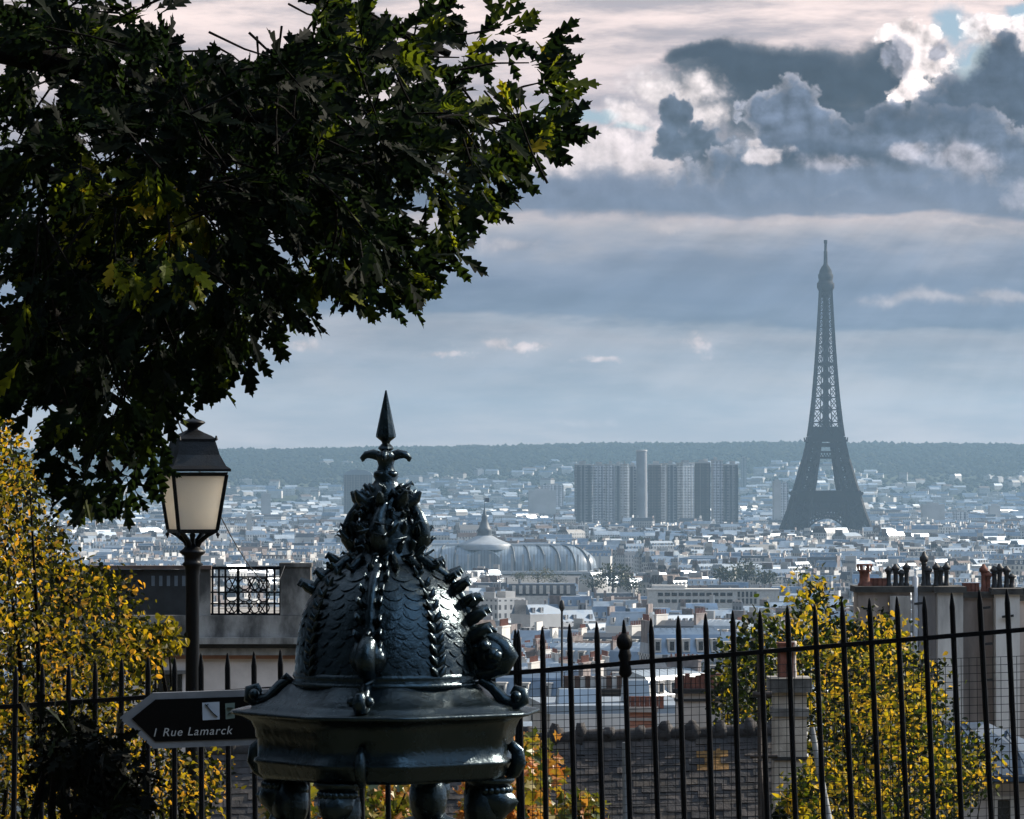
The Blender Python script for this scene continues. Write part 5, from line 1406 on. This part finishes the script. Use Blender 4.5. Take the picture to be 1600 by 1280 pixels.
    v = Q(1572, 1275); m = MB(); m.box((v.x, Y1 + .5, v.z), (.26, .06, .62)); wn = m.build('window', M_DARKGLASS, root)
    m = MB()
    for sx in (-1, 1): m.box((v.x + sx * .19, Y1 + .47, v.z), (.10, .1, .68))
    m.box((v.x, Y1 + .47, v.z + .37), (.48, .1, .08)); m.build('frame', M_WHITE, wn)
build_right_stacks()

def stack_thing(name, label, x1, x2, yt, yb, Y0, m, potspec, capw=.2, cap=M_STONE):
    xa, xb = P(x1, yt, Y0), P(x2, yt, Y0); zt = xa.z; cx = (xa.x + xb.x) / 2; zb = min(P(x1, yb, Y0).z, gz(cx, Y0)); zg = gz(cx, Y0)
    root = thing(name, label, 'chimney', (cx, Y0, zg))
    w = xb.x - xa.x
    b = MB(); b.box((cx, Y0, (zt + zb) / 2), (w, max(.5, w * .4), zt - zb)); st = b.build('stack', m, root)
    b = MB(); b.box((cx, Y0, zt + .05), (w + capw, max(.5, w * .4) + capw, .14)); b.box((cx, Y0, zt - .22), (w + capw * .4, max(.5, w * .4) + capw * .4, .08)); b.build('cap', cap, st)
    for (px, h, r_, mt, cw) in potspec: pots(root, [P(px, yt, Y0).x], Y0, zt + .12, [h], r_, mt, cw)
    return root
def build_mid_roofs():
    Y0 = 185.0
    M_POTW = mat('whitewashed_pot', (0.60, 0.58, 0.55), .7, var=.2)
    M_BRN = mat('brown_pot', (0.12, 0.07, 0.05), .8, var=.3)
    sp = []
    for i in range(6): sp += [(886 + i * 16.5, .52, .13, M_BRN, 'square'), (893 + i * 16.5, .50, .12, M_POTW, 'square')]
    stack_thing('chimney_stack', 'long low grey chimney stack with alternating white and brown pots', 884, 984, 1080, 1120, Y0, mat('grey_stack', (0.22, 0.23, 0.25), .9, var=.3, scale=.8), sp, .5, M_SOOT)
    stack_thing('chimney_stack', 'small orange brick chimney stack with a row of red pots', 982, 1024, 1111, 1160, 120.0, mat('orange_brick', (0.45, 0.19, 0.12), .9, var=.35, scale=1.6, bump=.3), [(981 + i * 7.5, .28, .055, M_TERRA, 'square') for i in range(8)], .15, mat('pale_mortar_cap', (.42, .36, .32), .9))
    stack_thing('chimney_stack', 'broad beige chimney stack with a crowded row of red pots', 1056, 1136, 1082, 1150, 130.0, mat('beige_stack', (0.52, 0.46, 0.41), .9, var=.35, scale=1.0, bump=.3), [(1058 + i * 8, .34 + .05 * (i % 3), .065, M_TERRA, 'square') for i in range(10)], .2, M_SOOT)
    # flat roofed white house in front of the pots
    Y1 = 160.0; a, b_ = P(846, 1116, Y1), P(1062, 1116, Y1); zg = gz(a.x, Y1); cx = (a.x + b_.x) / 2
    root = thing('flat_roofed_house', 'white house with a flat zinc roof below the pots of the long grey stack', 'house', (cx, Y1, zg))
    b = MB(); b.box((cx, Y1 + 3, (a.z + zg) / 2), (b_.x - a.x, 6, a.z - zg), R(6)); b.build('wall', mat('pinkish_white_wall', (0.78, 0.72, 0.68), .9, var=.15, scale=.5), root)
    b = MB(); b.box((cx, Y1 + 3.4, a.z + .16), (b_.x - a.x + .3, 6.4, .3), R(6)); b.box((cx - 1.2, Y1 + 2, a.z + .55), (1.6, 1.2, .6), R(6), top=(.9, .5)); b.box((cx + 1.0, Y1 + 2.6, a.z + .7), (1.0, 1.2, .9), R(6), top=(.9, .6)); b.build('roof', CR[0], root)
    # stack with the single tall red pot
    Y2 = 43.0
    root = stack_thing('chimney_stack', 'beige chimney stack with one tall square red pot among the branches', 1208, 1258, 1077, 1290, Y2, mat('beige_stack_near', (0.52, 0.45, 0.38), .9, var=.35, scale=3, bump=.4, bscale=30), [(1227, .34, .066, M_TERRA, 'square'), (1240, .36, .03, mat('pale_flue', (.55, .48, .43), .7), None)], .1)
    b = MB(); v = P(1233, 1183, Y2); b.box((v.x, Y2, v.z), (P(1258, 0, Y2).x - P(1208, 0, Y2).x + .03, .53, .035)); b.build('iron_band', M_SOOT, root)
    b = MB(); v = P(1228, 1016, Y2); b.box((v.x, Y2, v.z), (.30, .2, .03), R(0)); b.build('pot_cover', M_STONE, root)
    # dark pipes beside it
    b = MB(); Y3 = 42.0
    for pts, r_ in (([(1188, 1290), (1187, 1140), (1186, 1020)], .022), ([(1172, 1182), (1215, 1182)], .02), ([(1176, 1085), (1206, 1085)], .03), ([(1195, 1285), (1190, 1230), (1188, 1200)], .02)): b.tube([P(x, y, Y3) for x, y in pts], r_, 8)
    z = gz(P(1188, 1290, Y3).x, Y3); p = P(1188, 1290, Y3); b.tube([(p.x, Y3, z), p], .022, 8)
    o = b.build('drain_pipe', mat('rusty_pipe', (0.05, 0.035, 0.028), .7, var=.5, scale=8)); tag(o, 'dark rusty branched pipe left of the stack with one tall pot', 'pipe')
    Y4 = 36.0; b = MB(); p0, p1 = P(1268, 1136, Y4), P(1296, 1290, Y4); d = (p1 - p0).normalized(); p2 = p1 + d * ((p1.z - gz(p1.x, Y4)) / -d.z)
    b.tube([p0, p1, p2], [.024, .034, .04], 9); o = b.build('leaning_pole', mat('weathered_pole', (0.36, 0.37, 0.38), .7, var=.4, scale=7)); tag(o, 'pale weathered pole leaning in front of the yellow tree', 'pole')
    Y5 = 30.0; b = MB(); p0 = P(977, 1160, Y5); b.tube([p0, (p0.x + .03, Y5, gz(p0.x, Y5))], .022, 8); o = b.build('thin_pole', mat('grey_pole', (0.22, 0.24, 0.26), .5)); tag(o, 'thin grey upright pole just behind the knobbed railing bar', 'pole')
    Y6 = 190.0; p0 = P(878, 952, Y6); b = MB(); b.tube([p0, (p0.x, Y6, gz(p0.x, Y6))], .05, 6); b.lathe([(.05, -.1), (.13, .05), (.09, .35), (.04, .4)], (p0.x, Y6, p0.z), 8); o = b.build('antenna_mast', M_SOOT); tag(o, 'thin dark mast rising between two railing bars over the roofs', 'mast')
    b = MB(); p0, p1 = P(262, 622, 31), P(430, 925, 60); pts = [p0.lerp(p1, i / 12) - Vector((0, 0, .25 * math.sin(math.pi * i / 12))) for i in range(13)]
    back = P(120, 380, 14); pts = [back] + pts + [P(445, 884, 79.9)]
    b.tube(pts, .006, 5); o = b.build('overhead_cable', M_SOOT); tag(o, 'thin overhead cable slanting past the street lamp lantern', 'cable')
build_mid_roofs()
# ------------------------------------------------------------------ foliage
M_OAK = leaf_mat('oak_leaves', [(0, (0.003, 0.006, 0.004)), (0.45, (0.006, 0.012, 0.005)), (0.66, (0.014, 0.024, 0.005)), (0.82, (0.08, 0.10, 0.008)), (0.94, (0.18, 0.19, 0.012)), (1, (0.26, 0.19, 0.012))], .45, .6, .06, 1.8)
M_BIRCH = leaf_mat('birch_leaves', [(0, (0.003, 0.004, 0.002)), (.40, (0.018, 0.024, 0.004)), (.62, (0.15, 0.125, 0.007)), (.85, (0.46, 0.31, 0.012)), (1, (0.55, 0.27, 0.03))], .45, .5, .12, 1.5)
M_ACACIA = leaf_mat('yellowing_leaves', [(0, (0.003, 0.006, 0.003)), (.38, (0.014, 0.024, 0.006)), (.58, (0.05, 0.075, 0.008)), (.80, (0.44, 0.34, 0.015)), (1, (0.60, 0.36, 0.03))], .40, .5, .12, 1.5)
M_VINE = leaf_mat('creeper_leaves', [(0, (0.05, 0.07, 0.012)), (.3, (0.22, 0.20, 0.02)), (.55, (0.45, 0.20, 0.05)), (.8, (0.50, 0.16, 0.05)), (1, (0.30, 0.26, 0.02))], .35, .4, .4, 1.4)
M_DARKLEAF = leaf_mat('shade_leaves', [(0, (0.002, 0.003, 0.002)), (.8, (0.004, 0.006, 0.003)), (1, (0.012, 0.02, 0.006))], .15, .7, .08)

def rv(rr): return Vector((rr.gauss(0, 1), rr.gauss(0, 1), rr.gauss(0, 1))).normalized()

def build_oak():
    rr = random.Random(12)
    poly = [(-40, -40), (742, -40), (740, 8), (700, 30), (688, 60), (705, 92), (755, 112), (795, 70), (805, 38), (850, 34), (862, 52), (908, 62), (890, 105), (922, 150), (940, 186), (900, 226), (874, 278), (805, 286), (800, 345), (752, 338), (752, 425), (700, 398), (682, 470), (628, 508), (556, 492), (506, 470), (486, 508), (432, 560), (410, 582), (332, 622), (262, 655), (238, 690), (222, 740), (236, 765), (222, 790), (195, 812), (150, 800), (105, 806), (62, 742), (34, 660), (-40, 640)]
    holes = [(318, 40, 24, 22), (322, 92, 34, 22), (300, 14, 30, 14), (432, 52, 26, 20), (398, 74, 20, 16), (225, 55, 16, 10), (88, 132, 14, 14), (455, 12, 22, 12), (370, 10, 20, 12), (590, 30, 16, 14), (150, 700, 22, 16), (90, 690, 14, 14), (70, 640, 14, 20), (780, 155, 20, 14), (640, 320, 12, 12)]
    trunkx, trunky = -2.6, 10.6
    zg = gz(trunkx, trunky)
    root = thing('oak_tree', 'dark leafy oak hanging lobed leaves over the left of the view', 'tree', (trunkx, trunky, zg))
    # limbs
    tr = MB(); limbs = []
    fork = Vector((trunkx + .15, trunky, 1.0))
    tr.tube([(trunkx, trunky, zg - .1), (trunkx, trunky, zg + .3), (trunkx + .05, trunky, -.6), fork, Vector((trunkx + .1, trunky + .2, 2.4)), Vector((trunkx - .2, trunky + .1, 4.4))], [.34, .26, .22, .20, .16, .08], 12)
    def limb(pts, r0, r1):
        k = len(pts); rad = [r0 + (r1 - r0) * i / (k - 1) for i in range(k)]
        tr.tube(pts, rad, 8); limbs.extend((p, r_) for p, r_ in zip(pts, rad))
    def bez(p, q, sag, k=9, side=0):
        out = []
        for i in range(k):
            t = i / (k - 1); v = Vector(p).lerp(Vector(q), t); v.z += sag * math.sin(math.pi * t); v.y += side * math.sin(math.pi * t); v += Vector((rr.gauss(0, .012), rr.gauss(0, .02), rr.gauss(0, .012))); out.append(v)
        return out
    limb(bez(fork, P(560, 235, 10.8), .16, 10), .06, .014)
    limb(bez(fork, P(420, 420, 11.3), .12, 10, .2), .05, .012)
    limb(bez(fork + Vector((0, 0, .3)), P(700, 70, 11.4), .20, 10, .15), .045, .010)
    limb(bez(fork, P(190, 640, 10.4), .10, 10, -.2), .05, .010)
    limb(bez(fork + Vector((0, 0, .5)), P(400, -150, 10.2), .2, 10), .09, .02)
    limb(bez(P(300, 260, 10.9), P(830, 190, 11.0), .03, 8), .022, .008)
    limb(bez(P(330, 300, 11.1), P(690, 380, 11.2), .02, 8), .02, .008)
    limb(bez(P(180, 400, 11.0), P(580, 460, 11.4), .0, 8), .02, .007)
    limb(bez(P(60, 480, 10.6), P(350, 580, 11.0), .0, 8), .018, .007)
    limb(bez(P(40, 560, 10.5), P(180, 760, 10.8), .0, 8), .018, .006)
    leaves = Leaves(*OAK)
    clusters = []
    tries = 0
    def ok(x, y):
        if not inside(poly, x, y): return False
        for hx, hy, a, b in holes:
            if ((x - hx) / (a + 24)) ** 2 + ((y - hy) / (b + 22)) ** 2 < 1: return False
        return True
    while len(clusters) < 780 and tries < 20000:
        tries += 1
        x, y = rr.uniform(-40, 950), rr.uniform(-40, 820)
        if not ok(x, y): continue
        ed = edge_dist(poly, x, y)
        if ed < 40: continue
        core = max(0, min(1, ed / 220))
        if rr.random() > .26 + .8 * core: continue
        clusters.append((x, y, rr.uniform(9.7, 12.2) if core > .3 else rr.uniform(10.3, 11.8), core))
    # clusters along the outline so the silhouette is drawn by single sprays
    for (x1, y1), (x2, y2) in zip(poly, poly[1:]):
        L = math.hypot(x2 - x1, y2 - y1); k = max(1, int(L / 50))
        for i in range(k):
            t = (i + rr.random()) / k; x, y = x1 + (x2 - x1) * t, y1 + (y2 - y1) * t
            if y < -10 or x < -10: continue
            clusters.append((x, y, rr.uniform(10.4, 11.7), -1))
    # clusters outside the picture: the rest of the crown, above and to the left
    for i in range(130): clusters.append((rr.uniform(-620, 500), rr.uniform(-520, -60), rr.uniform(9.4, 12.8), 2))
    for i in range(70): clusters.append((rr.uniform(-620, -60), rr.uniform(-60, 600), rr.uniform(9.4, 12.8), 2))
    cx, cy = 330, 260
    for (x, y, Y, core) in clusters:
        p = P(x, y, Y)
        if core == -1:
            # pull back inside: the tips reach the outline
            d2 = Vector((x - cx, 0, -(y - cy))).normalized()
            # a spray grows outwards and droops
            out = (d2 + Vector((0, rr.uniform(-.4, .4), -.25))).normalized()
            p = p - out * .105
        else:
            out = (Vector((x - cx, 0, -(y - cy))).normalized() * .6 + rv(rr) * .7 + Vector((0, 0, -.25))).normalized()
        # twig
        if core != 2 and rr.random() < .45:
            q0 = p - out * rr.uniform(.10, .20) + rv(rr) * .02
            tr.tube([q0, q0.lerp(p, .5) + rv(rr) * .008, p], [.0034, .0028, .0018], 5, cap=False)
        n = rr.randint(9, 13) if core != -1 else rr.randint(6, 9)
        base_t = .29 + (.14 if core in (-1,) else 0) + (.16 if 0 <= core < .45 else 0)  # higher base tone near the outline imitates backlit leaves
        if -1 < core < 2 and ((x - 215) / 130) ** 2 + ((y - 340) / 90) ** 2 < 1 and rr.random() < .7: base_t = .76  # sunlit patch put into the leaf tone
        elif core != 2 and x > 480 and rr.random() < .45: base_t += .22  # some right hand clusters brightened in tone as if lit
        for i in range(n):
            sp = rr.uniform(.35, .95)
            d = (out + rv(rr) * sp + Vector((0, 0, -.12))).normalized()
            if core == -1: d = (out + Vector((rr.gauss(0, .75), rr.gauss(0, .3), rr.gauss(0, .75)))).normalized()
            up = Vector((rr.gauss(0, .7), rr.gauss(-.6, .7), rr.gauss(.7, .5)))
            if core == -1: up = Vector((rr.gauss(0, .4), -1, rr.gauss(.3, .4)))
            size = rr.uniform(.055, .115) * (1.25 if core == 2 else 1.0)
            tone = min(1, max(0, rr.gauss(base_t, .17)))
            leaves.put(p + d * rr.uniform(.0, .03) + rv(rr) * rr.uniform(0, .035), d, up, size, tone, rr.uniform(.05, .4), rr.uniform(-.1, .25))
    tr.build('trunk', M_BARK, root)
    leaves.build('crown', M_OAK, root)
build_oak()

def bush(name, label, cat, poly, Yr, nl, size, m, shape, tone, rr, stems=6, clump=.0, base_px=None, droop=0.0, group=None, exact_sd=.2, csd=.2, back=0.0):
    """shrub or small tree: leaves fill a volume whose outline is the polygon, stems run up inside it"""
    xs = [p[0] for p in poly]; ys = [p[1] for p in poly]; Ym = (Yr[0] + Yr[1]) / 2
    bx = base_px if base_px is not None else (min(xs) + max(xs)) / 2
    b0 = P(bx, max(ys), Ym); zg = gz(b0.x, Ym)
    root = thing(name, label, cat, (b0.x, Ym, zg), group)
    tops = []
    for k in range(stems * 14):
        x, y = rr.uniform(min(xs), max(xs)), rr.uniform(min(ys), max(ys))
        if inside(poly, x, y): tops.append(P(x, y, rr.uniform(*Yr)))
        if len(tops) >= stems: break
    tr = MB(); tr.tube([(b0.x, Ym, zg - .1), (b0.x, Ym, min(b0.z, zg + 2.0) if b0.z > zg else zg + .4)], [.09, .06], 8)
    st = Vector((b0.x, Ym, zg + .2))
    for t in tops:
        mid = st.lerp(t, .5) + Vector((rr.uniform(-.2, .2), rr.uniform(-.2, .2), .15 * abs(t.z - st.z)))
        pts = [st + (mid - st) * (i / 4) + Vector((rr.gauss(0, .015), rr.gauss(0, .015), 0)) for i in range(4)] + [mid, mid.lerp(t, .5) + Vector((rr.gauss(0, .03), 0, .03)), t]
        tr.tube(pts, [.035, .03, .027, .024, .018, .012, .004], 6)
    tr.build('trunk', M_BARK, root)
    L = Leaves(*shape); cl = []
    while len(cl) < max(40, nl // 22):
        x, y = rr.uniform(min(xs), max(xs)), rr.uniform(min(ys), max(ys))
        if inside(poly, x, y): cl.append((P(x, y, rr.uniform(*Yr)), rr.gauss(0, csd), rv(rr)))
    for p, dt, dr in cl:
        n = 22
        R0 = clump
        for i in range(n):
            q = p + rv(rr) * R0 * rr.random() ** .5
            d = rv(rr) + Vector((0, 0, -droop)) + dr * .3
            L.put(q, d, rv(rr) + Vector((0, -.3, .6)), size * rr.uniform(.55, 1.45), min(1, max(0, tone + dt + rr.gauss(0, exact_sd))), rr.uniform(.1, .5), rr.uniform(-.1, .3))
    for i in range(int(nl * back)):  # near black leaves at the back, interior shade put into their tone
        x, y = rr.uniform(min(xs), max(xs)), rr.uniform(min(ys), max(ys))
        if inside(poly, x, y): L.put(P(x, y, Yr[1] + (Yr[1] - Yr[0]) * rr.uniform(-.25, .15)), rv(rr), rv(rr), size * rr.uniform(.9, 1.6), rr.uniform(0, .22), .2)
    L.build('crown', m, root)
    return root
def build_shrubs():
    rr = random.Random(77)
    birch = [(-30, 650), (10, 640), (28, 672), (40, 720), (62, 742), (72, 800), (98, 830), (112, 880), (150, 885), (172, 905), (200, 900), (218, 950), (216, 1000), (240, 1010), (236, 1060), (250, 1090), (262, 1150), (290, 1180), (340, 1190), (345, 1235), (300, 1290), (-30, 1290)]
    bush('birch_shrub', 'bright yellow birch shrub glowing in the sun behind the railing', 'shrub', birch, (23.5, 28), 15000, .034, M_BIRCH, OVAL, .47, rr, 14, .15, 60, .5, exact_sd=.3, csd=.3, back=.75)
    bush('birch_sprig', 'loose sprig of yellow leaves reaching past the lamp post', 'shrub', [(215, 990), (245, 975), (278, 985), (272, 1005), (236, 1016), (225, 1050), (214, 1050)], (25, 26.4), 190, .045, M_BIRCH, OVAL, .5, rr, 5, .10, 232, .4)
    t1 = [(1130, 1030), (1150, 1010), (1172, 968), (1196, 960), (1212, 975), (1216, 1020), (1224, 1060), (1216, 1130), (1140, 1140), (1126, 1085)]
    bush('small_tree', 'small dark green tree with a few yellow leaves left of the tall red pot', 'tree', t1, (52, 56), 2400, .082, M_ACACIA, OVAL, .34, rr, 9, .32, 1180, .2)
    t2 = [(1228, 985), (1244, 938), (1262, 912), (1278, 906), (1294, 922), (1300, 958), (1320, 985), (1336, 975), (1380, 965), (1412, 985), (1418, 1030), (1440, 1060), (1468, 1030), (1478, 1060), (1462, 1110), (1476, 1160), (1520, 1150), (1552, 1165), (1540, 1215), (1510, 1250), (1490, 1295), (1280, 1295), (1262, 1200), (1262, 1100), (1232, 1060)]
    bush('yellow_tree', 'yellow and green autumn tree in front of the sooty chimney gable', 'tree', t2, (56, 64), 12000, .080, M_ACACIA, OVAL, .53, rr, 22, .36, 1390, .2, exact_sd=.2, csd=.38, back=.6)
    bush('small_bush', 'small bright yellow green bush at the foot of the beige stack with the tall pot', 'bush', [(1225, 1235), (1250, 1205), (1280, 1215), (1296, 1250), (1290, 1300), (1226, 1300)], (37.5, 39), 700, .07, M_ACACIA, OVAL, .62, rr, 6, .14, 1258, .1)
    v1 = [(722, 1240), (745, 1200), (790, 1170), (812, 1150), (840, 1150), (862, 1178), (868, 1215), (850, 1250), (852, 1295), (716, 1295)]
    bush('creeper', 'orange and green creeper seen right beside the fountain figures', 'creeper', v1, (22.5, 24.5), 1500, .055, M_VINE, PALM, .44, rr, 8, .12, 790, .5)
    bush('creeper', 'yellow green creeper tuft low down at the railing foot right of the fountain', 'creeper', [(868, 1275), (890, 1262), (930, 1255), (935, 1295), (868, 1295)], (22, 23.4), 190, .055, M_VINE, PALM, .28, rr, 4, .08, 900, .3)
    bush('creeper', 'green creeper seen between the fountain figures', 'creeper', [(570, 1230), (600, 1205), (632, 1225), (640, 1295), (565, 1295)], (20.5, 21.5), 340, .05, M_VINE, PALM, .25, rr, 4, .1, 600, .3)
    bush('creeper', 'pale leaved creeper in the left opening of the fountain', 'creeper', [(432, 1250), (450, 1215), (478, 1230), (482, 1295), (430, 1295)], (20.5, 21.5), 160, .05, M_VINE, PALM, .3, rr, 4, .08, 455, .3)
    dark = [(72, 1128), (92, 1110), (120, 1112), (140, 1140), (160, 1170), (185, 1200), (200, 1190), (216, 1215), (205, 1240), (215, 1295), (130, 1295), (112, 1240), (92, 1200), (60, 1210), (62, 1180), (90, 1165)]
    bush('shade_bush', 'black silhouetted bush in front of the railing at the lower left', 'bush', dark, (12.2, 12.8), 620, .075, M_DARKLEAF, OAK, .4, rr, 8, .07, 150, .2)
build_shrubs()
